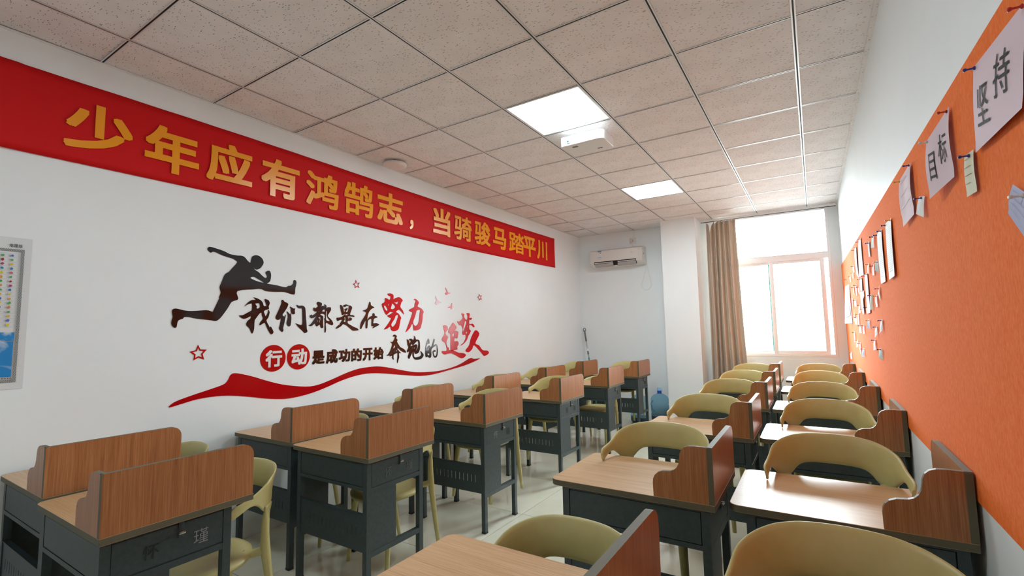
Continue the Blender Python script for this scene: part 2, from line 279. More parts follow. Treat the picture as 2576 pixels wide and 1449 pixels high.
# ------------------------------------------------------------------ measured outlines, lettering boxes and pinned papers (metres)
DECALS={'wo': ('k', [[(1.7716, 1.5244), (1.7896, 1.5258), (1.8044, 1.5304), (1.8256, 1.5427), (1.8535, 1.5587), (1.8598, 1.5699), (1.8587, 1.6084), (1.8455, 1.6091), (1.8239, 1.6006), (1.8048, 1.5891), (1.8194, 1.6059), (1.8363, 1.623), (1.8579, 1.636), (1.8834, 1.6383), (1.8776, 1.648), (1.8684, 1.6558), (1.8887, 1.6519), (1.9115, 1.6428), (1.9277, 1.6323), (1.9385, 1.6169), (1.9423, 1.6035), (1.9494, 1.5959), (1.9667, 1.598), (1.9592, 1.62), (1.9504, 1.6434), (1.9573, 1.6478), (1.9714, 1.6432), (1.9833, 1.6357), (1.9896, 1.6188), (1.9864, 1.605), (1.982, 1.5935), (1.9847, 1.5811), (1.9814, 1.5742), (1.9481, 1.5598), (1.9533, 1.5385), (1.9606, 1.5217), (1.9719, 1.5365), (1.9784, 1.5525), (1.9793, 1.5662), (1.9839, 1.5663), (1.9902, 1.5528), (1.9872, 1.5323), (1.9796, 1.5095), (1.9684, 1.4936), (1.9723, 1.4778), (1.9832, 1.4598), (1.9955, 1.4393), (2.0012, 1.4472), (2.0098, 1.4347), (2.0222, 1.4119), (2.0214, 1.3982), (2.0097, 1.3893), (1.9966, 1.3986), (1.977, 1.4327), (1.9598, 1.4688), (1.9527, 1.4721), (1.9391, 1.4665), (1.9234, 1.4565), (1.9165, 1.4598), (1.9229, 1.4776), (1.9405, 1.5001), (1.9389, 1.5158), (1.9328, 1.5291), (1.9313, 1.5448), (1.9244, 1.5469), (1.91, 1.5332), (1.8927, 1.5086), (1.881, 1.4885), (1.8792, 1.4334), (1.8732, 1.4093), (1.8659, 1.3974), (1.8579, 1.4074), (1.8462, 1.4337), (1.8249, 1.4556), (1.8234, 1.4708), (1.8316, 1.4861), (1.8486, 1.5015), (1.8538, 1.5103), (1.8524, 1.5213), (1.8438, 1.5168), (1.8202, 1.5045), (1.8009, 1.5021), (1.7837, 1.5106)], [(1.882, 1.6104), (1.8937, 1.593), (1.893, 1.5785), (1.9043, 1.5766), (1.9154, 1.5847), (1.9173, 1.5982), (1.91, 1.6159), (1.8987, 1.6143)]]), 'men': ('k', [[(2.0902, 1.6483), (2.0991, 1.6405), (2.1067, 1.6338), (2.127, 1.6251), (2.136, 1.6148), (2.1278, 1.591), (2.1085, 1.56), (2.0918, 1.5351), (2.1069, 1.5214), (2.1178, 1.5367), (2.118, 1.5274), (2.1103, 1.4852), (2.0992, 1.4341), (2.102, 1.4201), (2.0937, 1.4052), (2.0825, 1.4122), (2.0674, 1.432), (2.0728, 1.4573), (2.0801, 1.5106), (2.0705, 1.5012), (2.0561, 1.4953), (2.0414, 1.5033), (2.0375, 1.5147), (2.0454, 1.5355), (2.0638, 1.5752), (2.0822, 1.6246), (2.0789, 1.6385)], [(2.1503, 1.5988), (2.1658, 1.5921), (2.184, 1.5831), (2.1929, 1.5881), (2.1908, 1.5666), (2.1926, 1.5452), (2.1772, 1.5389), (2.1655, 1.547), (2.1588, 1.5611), (2.1584, 1.58)], [(2.126, 1.5592), (2.1336, 1.557), (2.1543, 1.5374), (2.1596, 1.5481), (2.1616, 1.528), (2.164, 1.5044), (2.1587, 1.4572), (2.1463, 1.4466), (2.1335, 1.4549), (2.1255, 1.4736), (2.1336, 1.5041), (2.1342, 1.5323)], [(2.2079, 1.6137), (2.2224, 1.6082), (2.2515, 1.6097), (2.2703, 1.6025), (2.2815, 1.5833), (2.2868, 1.5201), (2.2933, 1.4667), (2.2968, 1.4278), (2.3035, 1.4083), (2.2934, 1.3975), (2.2773, 1.3954), (2.261, 1.4112), (2.2234, 1.4427), (2.21, 1.4595), (2.2007, 1.4702), (2.2203, 1.4643), (2.2547, 1.4594), (2.2577, 1.5053), (2.2553, 1.5536), (2.2506, 1.5873), (2.2334, 1.5857), (2.2149, 1.5936), (2.2068, 1.6053)]]), 'dou': ('k', [[(2.3918, 1.6454), (2.4075, 1.6427), (2.4277, 1.6354), (2.4294, 1.6204), (2.4253, 1.6089), (2.4396, 1.6144), (2.4542, 1.6085), (2.4525, 1.6249), (2.4597, 1.6252), (2.4731, 1.6142), (2.4734, 1.5964), (2.4865, 1.6032), (2.5132, 1.6027), (2.5166, 1.5822), (2.505, 1.5615), (2.4877, 1.5357), (2.4938, 1.523), (2.5179, 1.5029), (2.5331, 1.485), (2.54, 1.4671), (2.5306, 1.4543), (2.5126, 1.4594), (2.4711, 1.4746), (2.472, 1.4241), (2.468, 1.3977), (2.4593, 1.3991), (2.4584, 1.4494), (2.4591, 1.4948), (2.453, 1.5099), (2.4602, 1.5125), (2.4598, 1.5403), (2.4379, 1.5487), (2.4164, 1.5446), (2.4237, 1.5372), (2.4426, 1.5274), (2.4445, 1.4997), (2.4437, 1.462), (2.4461, 1.4394), (2.4342, 1.4307), (2.4226, 1.4395), (2.4137, 1.4595), (2.4024, 1.4546), (2.3856, 1.4459), (2.3756, 1.4546), (2.3684, 1.4695), (2.3519, 1.4572), (2.3355, 1.4486), (2.3121, 1.4536), (2.3297, 1.4621), (2.354, 1.4916), (2.3703, 1.514), (2.3826, 1.5316), (2.3646, 1.5189), (2.3398, 1.5112), (2.3245, 1.5184), (2.3215, 1.5307), (2.3378, 1.5408), (2.3421, 1.5334), (2.3669, 1.5462), (2.3848, 1.564), (2.3693, 1.5649), (2.3552, 1.5732), (2.3522, 1.5855), (2.3575, 1.5981), (2.3674, 1.5909), (2.3855, 1.6014), (2.3933, 1.6091), (2.3909, 1.6165), (2.3821, 1.6312)], [(2.4517, 1.5857), (2.4591, 1.5783), (2.4579, 1.563), (2.4433, 1.5665), (2.4323, 1.5688), (2.4402, 1.5778)], [(2.4709, 1.5684), (2.4813, 1.5661), (2.4788, 1.5355), (2.488, 1.5153), (2.5061, 1.4951), (2.5017, 1.488), (2.4825, 1.4924), (2.4706, 1.5025)], [(2.3985, 1.5143), (2.4097, 1.522), (2.4188, 1.5208), (2.4186, 1.4995), (2.4132, 1.4845), (2.4191, 1.477), (2.4047, 1.482), (2.4143, 1.502), (2.4099, 1.5095)], [(2.3917, 1.4981), (2.3974, 1.4956), (2.3962, 1.4819), (2.3905, 1.4844)], [(2.4003, 1.5668), (2.4074, 1.5682), (2.4005, 1.5581)]]), 'shi': ('k', [[(2.6088, 1.6264), (2.6229, 1.623), (2.6389, 1.6011), (2.6473, 1.5671), (2.6581, 1.5805), (2.6492, 1.5877), (2.6706, 1.5999), (2.685, 1.5971), (2.6646, 1.5701), (2.6854, 1.5713), (2.693, 1.6), (2.6953, 1.62), (2.6767, 1.6208), (2.6546, 1.6095), (2.6403, 1.6143), (2.6386, 1.6235), (2.6606, 1.6322), (2.683, 1.6303), (2.6959, 1.6254), (2.7154, 1.6234), (2.7302, 1.6091), (2.7255, 1.5902), (2.7098, 1.5471), (2.7359, 1.5435), (2.7557, 1.5344), (2.7509, 1.5257), (2.7295, 1.5287), (2.6907, 1.5308), (2.6893, 1.5188), (2.7134, 1.5218), (2.7297, 1.5126), (2.7267, 1.4992), (2.7105, 1.4925), (2.688, 1.491), (2.6867, 1.4725), (2.7207, 1.4539), (2.7535, 1.4391), (2.7867, 1.4281), (2.8019, 1.4131), (2.7836, 1.4079), (2.7408, 1.4084), (2.7113, 1.4273), (2.6725, 1.454), (2.6392, 1.4645), (2.6223, 1.4489), (2.5947, 1.4334), (2.5733, 1.4258), (2.5672, 1.431), (2.5913, 1.4542), (2.6005, 1.4567), (2.6126, 1.475), (2.6278, 1.5011), (2.606, 1.4984), (2.5877, 1.4905), (2.5768, 1.4982), (2.5735, 1.5163), (2.5965, 1.5196), (2.6336, 1.53), (2.6617, 1.5542), (2.6303, 1.5405), (2.6239, 1.5535), (2.6141, 1.5847), (2.6075, 1.6133)], [(2.6571, 1.5422), (2.6713, 1.5504), (2.684, 1.5506), (2.6826, 1.5413)], [(2.6495, 1.5197), (2.6605, 1.5225), (2.6639, 1.5093), (2.6626, 1.483), (2.6531, 1.4829), (2.6452, 1.4895), (2.656, 1.504)], [(2.6909, 1.5144), (2.7006, 1.515), (2.699, 1.507), (2.6916, 1.508)]]), 'zai': ('k', [[(2.9216, 1.6664), (2.934, 1.6571), (2.9395, 1.6349), (2.9773, 1.6164), (2.9505, 1.6044), (2.9223, 1.5813), (2.905, 1.5476), (2.8984, 1.5032), (2.9227, 1.5284), (2.9546, 1.54), (2.9562, 1.5568), (2.9687, 1.5641), (2.9832, 1.5545), (2.9814, 1.5432), (3.005, 1.5351), (3.0142, 1.5253), (2.9763, 1.5136), (2.9692, 1.4925), (2.9676, 1.4715), (3.0018, 1.473), (3.0366, 1.4603), (3.0093, 1.4448), (2.9555, 1.4255), (2.9732, 1.4463), (2.9553, 1.445), (2.9446, 1.4562), (2.9459, 1.5064), (2.9264, 1.509), (2.9055, 1.4922), (2.9023, 1.4618), (2.8974, 1.4287), (2.8852, 1.4274), (2.8782, 1.4371), (2.8794, 1.4976), (2.8607, 1.47), (2.8338, 1.4264), (2.8254, 1.4197), (2.8186, 1.4265), (2.8216, 1.4591), (2.8332, 1.4891), (2.8636, 1.5277), (2.8789, 1.5527), (2.8822, 1.5693), (2.8631, 1.5772), (2.8442, 1.5822), (2.8906, 1.6), (2.9078, 1.631)]]), 'nu': ('r', [[(3.1345, 1.7479), (3.1685, 1.7555), (3.1991, 1.7499), (3.2127, 1.7333), (3.2109, 1.7013), (3.2302, 1.7109), (3.2772, 1.7253), (3.3091, 1.716), (3.3332, 1.6949), (3.3172, 1.6795), (3.3092, 1.6615), (3.3012, 1.6289), (3.3333, 1.5975), (3.3495, 1.5595), (3.3333, 1.571), (3.3013, 1.5938), (3.2775, 1.6019), (3.2442, 1.5823), (3.2696, 1.5697), (3.2934, 1.5497), (3.3125, 1.5237), (3.3034, 1.5061), (3.2935, 1.4623), (3.2778, 1.4188), (3.2504, 1.4017), (3.2156, 1.3964), (3.185, 1.4082), (3.1697, 1.4396), (3.136, 1.4228), (3.0953, 1.4147), (3.1247, 1.4454), (3.1658, 1.4908), (3.1827, 1.5223), (3.1694, 1.5227), (3.1355, 1.5416), (3.1769, 1.5594), (3.2132, 1.5802), (3.1997, 1.577), (3.1692, 1.5792), (3.1466, 1.5645), (3.1205, 1.5513), (3.0944, 1.586), (3.074, 1.6249), (3.0683, 1.6528), (3.1013, 1.671), (3.1049, 1.708), (3.1347, 1.7037), (3.165, 1.6936), (3.1743, 1.7256), (3.1534, 1.7303)], [(3.096, 1.634), (3.1089, 1.6373), (3.1371, 1.6041), (3.1278, 1.5882), (3.1091, 1.6005), (3.0961, 1.6199)], [(3.1425, 1.6512), (3.153, 1.653), (3.1519, 1.6387), (3.1444, 1.6399)], [(3.1994, 1.6619), (3.2343, 1.6298), (3.2111, 1.6089), (3.1881, 1.6069), (3.1786, 1.6138), (3.188, 1.6399)], [(3.2129, 1.6768), (3.2381, 1.6706), (3.2537, 1.6755), (3.2694, 1.6849), (3.2616, 1.6554), (3.2342, 1.6646)], [(3.2423, 1.546), (3.2728, 1.548), (3.258, 1.5028), (3.2386, 1.4652), (3.204, 1.438), (3.1868, 1.4509), (3.1886, 1.4709), (3.223, 1.5112)]]), 'li': ('r', [[(3.4847, 1.7073), (3.4996, 1.7186), (3.5255, 1.7121), (3.5536, 1.6887), (3.5514, 1.6702), (3.5383, 1.6437), (3.5731, 1.631), (3.604, 1.6164), (3.6261, 1.589), (3.6148, 1.564), (3.6079, 1.5022), (3.59, 1.4468), (3.5723, 1.4163), (3.5332, 1.403), (3.4946, 1.4004), (3.4819, 1.4081), (3.4651, 1.4712), (3.4316, 1.4264), (3.3944, 1.3971), (3.3698, 1.3856), (3.3821, 1.4061), (3.4233, 1.4861), (3.4526, 1.5462), (3.4632, 1.5795), (3.4317, 1.5894), (3.4172, 1.604), (3.4485, 1.6183), (3.4909, 1.6362), (3.4974, 1.6683), (3.5125, 1.6932), (3.5039, 1.7051)], [(3.5295, 1.6022), (3.573, 1.6063), (3.5685, 1.5694), (3.5507, 1.4774), (3.5075, 1.4456), (3.4736, 1.4787), (3.5035, 1.5439), (3.5165, 1.5806)]]), 'ben': ('k', [[(3.2064, 1.3528), (3.2142, 1.362), (3.2331, 1.364), (3.2538, 1.3518), (3.2522, 1.3401), (3.2484, 1.3284), (3.2666, 1.3115), (3.2571, 1.2976), (3.2844, 1.2614), (3.3038, 1.2417), (3.3429, 1.2259), (3.366, 1.2081), (3.3776, 1.1908), (3.366, 1.1878), (3.3298, 1.1979), (3.2844, 1.226), (3.2492, 1.2697), (3.2333, 1.2855), (3.2445, 1.2676), (3.27, 1.2325), (3.2588, 1.2283), (3.278, 1.2146), (3.2877, 1.2023), (3.3119, 1.1846), (3.2845, 1.1837), (3.2862, 1.1483), (3.2782, 1.1254), (3.2655, 1.0923), (3.2591, 1.1079), (3.2638, 1.1496), (3.2637, 1.1848), (3.2399, 1.1837), (3.2164, 1.1733), (3.2133, 1.1526), (3.2149, 1.1282), (3.2024, 1.1347), (3.1962, 1.149), (3.1961, 1.1663), (3.1683, 1.1632), (3.1652, 1.1715), (3.1836, 1.1843), (3.2084, 1.2108), (3.1836, 1.1889), (3.153, 1.1698), (3.1256, 1.1736), (3.1468, 1.1839), (3.1743, 1.2193), (3.1957, 1.2763), (3.1709, 1.298), (3.1988, 1.2959), (3.2206, 1.3198), (3.2316, 1.3405), (3.23, 1.3464), (3.2143, 1.3456)], [(3.2239, 1.2625), (3.235, 1.2539), (3.2303, 1.2424), (3.2099, 1.2351)], [(3.2209, 1.2149), (3.2257, 1.21), (3.2241, 1.2019), (3.2194, 1.2033)], [(3.2478, 1.2136), (3.2589, 1.2154), (3.2589, 1.2061), (3.2462, 1.2067)]]), 'pao': ('k', [[(3.3876, 1.3165), (3.4196, 1.2975), (3.4246, 1.2731), (3.4399, 1.2969), (3.4128, 1.311), (3.4434, 1.3211), (3.4777, 1.308), (3.4899, 1.3371), (3.4812, 1.3471), (3.502, 1.3392), (3.5142, 1.3119), (3.537, 1.31), (3.5618, 1.2982), (3.5705, 1.2656), (3.5704, 1.216), (3.5543, 1.1821), (3.5295, 1.1686), (3.4999, 1.1689), (3.4913, 1.1877), (3.4843, 1.1856), (3.486, 1.1489), (3.4981, 1.1348), (3.5329, 1.134), (3.5719, 1.1416), (3.5898, 1.158), (3.5792, 1.192), (3.6042, 1.1747), (3.624, 1.1512), (3.6076, 1.1247), (3.5717, 1.1095), (3.5084, 1.111), (3.4808, 1.1297), (3.4654, 1.1574), (3.4671, 1.1986), (3.4568, 1.1748), (3.433, 1.1398), (3.4177, 1.1227), (3.401, 1.1441), (3.4127, 1.1723), (3.4195, 1.2008), (3.3993, 1.1874), (3.3893, 1.2047), (3.4027, 1.2233), (3.4094, 1.2423), (3.396, 1.262), (3.3927, 1.291)], [(3.457, 1.2696), (3.4655, 1.2498), (3.4433, 1.2482), (3.428, 1.2391), (3.4467, 1.2578)], [(3.4776, 1.2566), (3.5194, 1.2871), (3.537, 1.2939), (3.5475, 1.2763), (3.5438, 1.2418), (3.5332, 1.2176), (3.5086, 1.1917), (3.5262, 1.2228), (3.5333, 1.2472), (3.5193, 1.2625), (3.4914, 1.2586)], [(3.4844, 1.227), (3.4966, 1.2339), (3.4931, 1.2242), (3.4844, 1.2209)], [(3.4638, 1.2401), (3.4689, 1.2301), (3.4535, 1.2041), (3.4483, 1.1995), (3.462, 1.2256)]]), 'de': ('k', [[(3.6966, 1.3146), (3.7095, 1.2964), (3.7131, 1.2708), (3.7074, 1.2621), (3.6776, 1.2568), (3.6664, 1.232), (3.6682, 1.2117), (3.6886, 1.2362), (3.711, 1.2442), (3.7353, 1.2241), (3.7602, 1.2642), (3.7739, 1.3049), (3.7854, 1.3097), (3.7969, 1.303), (3.791, 1.2812), (3.7735, 1.2457), (3.8139, 1.2546), (3.8371, 1.233), (3.8426, 1.1938), (3.8363, 1.1423), (3.8205, 1.1173), (3.7973, 1.1122), (3.7744, 1.1251), (3.7633, 1.1564), (3.7596, 1.1771), (3.7865, 1.1938), (3.8095, 1.1824), (3.7978, 1.1739), (3.7748, 1.1738), (3.7785, 1.1505), (3.7936, 1.1304), (3.8169, 1.1407), (3.825, 1.1816), (3.8196, 1.2311), (3.806, 1.2355), (3.7446, 1.2046), (3.7405, 1.1474), (3.7327, 1.1224), (3.714, 1.1159), (3.6806, 1.1317), (3.6658, 1.1238), (3.6512, 1.1397), (3.6497, 1.2025), (3.6592, 1.2524), (3.6779, 1.2948)], [(3.7071, 1.2139), (3.7033, 1.2001), (3.6847, 1.1913), (3.6922, 1.2056)], [(3.6808, 1.1607), (3.7068, 1.1606), (3.7123, 1.1464), (3.6992, 1.1408), (3.6881, 1.1477)]]), 'zhui': ('r', [[(3.9311, 1.449), (3.9914, 1.446), (4.004, 1.4034), (3.9689, 1.3756), (3.9773, 1.3473), (4.0074, 1.3241), (3.9807, 1.2684), (4.0017, 1.2114), (4.0191, 1.2107), (4.0275, 1.1821), (4.0984, 1.1731), (4.189, 1.1457), (4.273, 1.1357), (4.3203, 1.1126), (4.2816, 1.0853), (4.2251, 1.0828), (4.1518, 1.1131), (4.0712, 1.1431), (4.0009, 1.144), (3.9491, 1.1383), (3.9111, 1.1542), (3.9071, 1.1765), (3.9839, 1.1785), (3.9759, 1.2293), (3.9548, 1.2637), (3.9166, 1.2816), (3.9085, 1.3097), (3.9515, 1.359), (3.9393, 1.4097)], [(4.0981, 1.4803), (4.152, 1.4368), (4.1471, 1.4136), (4.1057, 1.3736), (4.1376, 1.3905), (4.1833, 1.3783), (4.1828, 1.3434), (4.1638, 1.3031), (4.1274, 1.3098), (4.1133, 1.2757), (4.1725, 1.2739), (4.1905, 1.2443), (4.167, 1.2104), (4.1665, 1.1815), (4.1074, 1.1784), (4.0939, 1.1722), (4.0495, 1.1811), (4.0516, 1.3459), (4.0167, 1.3692), (4.0216, 1.409), (4.0664, 1.4544)], [(4.0828, 1.3453), (4.1146, 1.3649), (4.1096, 1.3333), (4.0959, 1.3221)], [(4.0988, 1.2074), (4.1312, 1.2579), (4.1171, 1.2239)]]), 'meng': ('r', [[(4.2446, 1.5842), (4.295, 1.5792), (4.2945, 1.5493), (4.318, 1.5197), (4.3471, 1.517), (4.3576, 1.5562), (4.3406, 1.589), (4.3975, 1.5871), (4.3916, 1.5385), (4.4264, 1.5389), (4.4412, 1.5269), (4.4159, 1.5114), (4.3912, 1.5143), (4.3902, 1.4659), (4.4551, 1.469), (4.4898, 1.4353), (4.4693, 1.4263), (4.4346, 1.4477), (4.39, 1.4539), (4.3891, 1.4056), (4.4164, 1.3872), (4.393, 1.3514), (4.3679, 1.3279), (4.3329, 1.275), (4.2652, 1.2329), (4.2181, 1.2258), (4.275, 1.2531), (4.314, 1.2993), (4.3148, 1.3409), (4.267, 1.3418), (4.2581, 1.3714), (4.2681, 1.4067), (4.2404, 1.4482), (4.2031, 1.4542), (4.1667, 1.4951), (4.2037, 1.4923), (4.2606, 1.5252), (4.2658, 1.549)], [(4.3079, 1.4958), (4.3368, 1.4869), (4.2967, 1.4065), (4.277, 1.3711), (4.2778, 1.4185), (4.2978, 1.4659)], [(4.3456, 1.436), (4.3602, 1.4359), (4.3551, 1.4251)], [(4.325, 1.3704), (4.3464, 1.3761), (4.3421, 1.3553), (4.3248, 1.3585)]]), 'ren': ('r', [[(4.5042, 1.3923), (4.5757, 1.3606), (4.5696, 1.3236), (4.5009, 1.2396), (4.5723, 1.2126), (4.6444, 1.1539), (4.741, 1.1432), (4.773, 1.1101), (4.6799, 1.0806), (4.6224, 1.1178), (4.4801, 1.216), (4.4391, 1.1753), (4.3791, 1.1422), (4.321, 1.1509), (4.3214, 1.1746), (4.3806, 1.2197), (4.4218, 1.3086)]]), 'bird_a': ('r', [[(3.9701, 1.8641), (3.996, 1.837), (4.0177, 1.8124), (4.0576, 1.806), (4.0131, 1.7949), (3.991, 1.7822), (3.9719, 1.7898), (3.9738, 1.8071), (3.9914, 1.8195), (3.9785, 1.836)]]), 'bird_b': ('r', [[(3.8084, 1.7645), (3.8288, 1.7376), (3.8619, 1.7111), (3.9082, 1.6989), (3.8616, 1.6859), (3.8365, 1.6683), (3.8118, 1.6758), (3.8037, 1.6949), (3.8244, 1.7124), (3.8123, 1.7369)]]), 'bird_c': ('r', [[(4.0804, 1.6998), (4.0827, 1.6738), (4.0823, 1.639), (4.0642, 1.6241), (4.0555, 1.6411), (4.0025, 1.6453), (4.0379, 1.655), (4.0648, 1.6703)]]), 'runner': ('k', [[(1.5518, 1.9616), (1.5594, 1.9782), (1.5696, 1.9809), (1.5903, 1.978), (1.6543, 1.9639), (1.6939, 1.9483), (1.7429, 1.9438), (1.7745, 1.9458), (1.7978, 1.9378), (1.8218, 1.9122), (1.8384, 1.9031), (1.8447, 1.9314), (1.8513, 1.949), (1.8701, 1.9608), (1.8966, 1.9607), (1.9214, 1.9453), (1.9344, 1.9224), (1.9325, 1.9027), (1.9207, 1.882), (1.9089, 1.8687), (1.885, 1.8581), (1.8656, 1.8654), (1.8755, 1.8534), (1.8999, 1.8413), (1.9249, 1.8194), (1.9525, 1.8023), (1.9646, 1.8155), (1.9514, 1.8412), (1.9635, 1.8545), (1.9785, 1.8584), (1.9888, 1.8495), (1.9945, 1.8254), (1.9904, 1.7907), (1.9807, 1.7728), (1.966, 1.7619), (2.0269, 1.7564), (2.0791, 1.7476), (2.1164, 1.745), (2.1322, 1.7562), (2.1538, 1.7602), (2.1726, 1.7794), (2.1748, 1.8001), (2.1886, 1.8052), (2.2, 1.7917), (2.1978, 1.7658), (2.1917, 1.7397), (2.1882, 1.6985), (2.1745, 1.6926), (2.1499, 1.6964), (2.1013, 1.7078), (2.0231, 1.7044), (1.9625, 1.7058), (1.9277, 1.7182), (1.8985, 1.7187), (1.8652, 1.7129), (1.755, 1.695), (1.761, 1.6455), (1.7525, 1.6313), (1.7175, 1.6162), (1.6927, 1.5723), (1.6601, 1.5223), (1.6398, 1.4976), (1.6193, 1.4851), (1.5862, 1.4906), (1.4982, 1.5006), (1.4594, 1.5095), (1.4292, 1.5092), (1.4239, 1.4999), (1.4038, 1.4914), (1.3932, 1.4789), (1.3889, 1.4479), (1.38, 1.441), (1.3689, 1.448), (1.3593, 1.4644), (1.3601, 1.489), (1.3647, 1.5096), (1.3599, 1.5424), (1.3665, 1.5591), (1.3864, 1.5617), (1.4163, 1.5541), (1.4541, 1.5487), (1.4964, 1.5506), (1.5516, 1.5562), (1.5759, 1.5538), (1.5966, 1.5464), (1.6044, 1.5588), (1.6352, 1.6353), (1.6349, 1.6464), (1.6444, 1.6782), (1.636, 1.7135), (1.6484, 1.7503), (1.66, 1.7873), (1.6722, 1.8088), (1.6934, 1.8244), (1.7145, 1.8517), (1.7466, 1.8944), (1.7304, 1.9112), (1.708, 1.9201), (1.6467, 1.9333), (1.6038, 1.9492), (1.583, 1.9487), (1.5709, 1.9418)], [(1.8416, 1.7932), (1.8626, 1.8035), (1.8867, 1.7969), (1.9411, 1.7664), (1.8873, 1.7754)]]), 'swoosh': ('d', [[(1.367, 0.9523), (1.3823, 0.9737), (1.4243, 0.9918), (1.5121, 1.0155), (1.6285, 1.0436), (1.6854, 1.0605), (1.7098, 1.084), (1.7258, 1.1173), (1.7512, 1.1282), (1.8041, 1.1174), (1.8864, 1.0911), (1.982, 1.0544), (2.0923, 1.0177), (2.2189, 0.9897), (2.3301, 0.9756), (2.4229, 0.983), (2.5442, 1.0124), (2.6722, 1.049), (2.8078, 1.0765), (2.9517, 1.0825), (3.0422, 1.0781), (3.1681, 1.0567), (3.3342, 1.0192), (3.5108, 0.987), (3.6992, 0.9738), (3.9007, 0.9733), (4.117, 0.9982), (4.2548, 1.0285), (4.3992, 1.0736), (4.4732, 1.0587), (4.5956, 1.0588), (4.4475, 1.0229), (4.2777, 0.995), (4.0502, 0.9696), (3.8591, 0.9496), (3.699, 0.9409), (3.5474, 0.9467), (3.3687, 0.9704), (3.2007, 0.9951), (3.0426, 1.0171), (2.8936, 1.0265), (2.7532, 1.0144), (2.6208, 0.989), (2.4956, 0.9545), (2.377, 0.9269), (2.2643, 0.9106), (2.157, 0.9048), (2.0746, 0.9117), (1.9757, 0.9283), (1.8628, 0.9546), (1.7387, 0.9782), (1.6385, 0.9864), (1.5285, 0.9822), (1.4398, 0.9657)]]), 'star_a': ('s', [[(1.5165, 1.3303), (1.5314, 1.2997), (1.5697, 1.2972), (1.5457, 1.269), (1.5554, 1.2333), (1.5218, 1.2478), (1.492, 1.2315), (1.4961, 1.2658), (1.469, 1.2878), (1.5048, 1.2959)], [(1.5177, 1.3118), (1.5275, 1.2916), (1.5526, 1.2898), (1.5369, 1.2713), (1.5433, 1.2478), (1.5212, 1.2574), (1.5015, 1.2465), (1.5042, 1.2692), (1.4862, 1.2837), (1.51, 1.2891)]]), 'star_b': ('s', [[(2.7673, 1.8532), (2.781, 1.8268), (2.8092, 1.8316), (2.7925, 1.8065), (2.8074, 1.7854), (2.7792, 1.7927), (2.7592, 1.7777), (2.7567, 1.804), (2.7367, 1.8117), (2.7598, 1.8252)], [(2.7698, 1.839), (2.7789, 1.8216), (2.7975, 1.8247), (2.7865, 1.8082), (2.7963, 1.7943), (2.7777, 1.7991), (2.7645, 1.7892), (2.7628, 1.8065), (2.7496, 1.8116), (2.7649, 1.8206)]]), 'star_c': ('s', [[(4.5864, 1.83), (4.6048, 1.8045), (4.6422, 1.8127), (4.6224, 1.7864), (4.6409, 1.7569), (4.6112, 1.7638), (4.5844, 1.7438), (4.5798, 1.7719), (4.554, 1.7863), (4.5805, 1.8001)], [(4.5912, 1.8149), (4.6033, 1.7981), (4.628, 1.8035), (4.6149, 1.7862), (4.6271, 1.7667), (4.6076, 1.7713), (4.5899, 1.758), (4.5869, 1.7765), (4.5698, 1.7861), (4.5873, 1.7952)]])}
GLYPHS=[('少', 0.8033, 1.1114, 2.4348, 2.7107), ('年', 1.1735, 1.476, 2.416, 2.7067), ('应', 1.5229, 1.8292, 2.437, 2.7176), ('有', 1.8954, 2.2029, 2.425, 2.7155), ('鸿', 2.262, 2.57, 2.4278, 2.7142), ('鹄', 2.6296, 2.9479, 2.4292, 2.7203), ('志', 2.9975, 3.3229, 2.4282, 2.7205), ('，', 3.4191, 3.4726, 2.4171, 2.515), ('当', 3.7688, 4.0532, 2.4297, 2.7257), ('骑', 4.1186, 4.4438, 2.4305, 2.7147), ('骏', 4.4999, 4.8299, 2.4301, 2.7214), ('马', 4.887, 5.1938, 2.4303, 2.7056), ('踏', 5.2616, 5.6597, 2.4284, 2.7116), ('平', 5.6367, 5.9796, 2.4224, 2.7085), ('川', 6.0245, 6.3361, 2.4274, 2.7076), ('行', 1.9672, 2.0944, 1.1492, 1.2733), ('动', 2.1703, 2.3015, 1.1506, 1.274), ('是', 2.3502, 2.4629, 1.1439, 1.2532), ('成', 2.4776, 2.5891, 1.1414, 1.2559), ('功', 2.5994, 2.7169, 1.1452, 1.2535), ('的', 2.7278, 2.8404, 1.1422, 1.2525), ('开', 2.8518, 2.9612, 1.1412, 1.2519), ('始', 2.9732, 3.0911, 1.1427, 1.2538)]
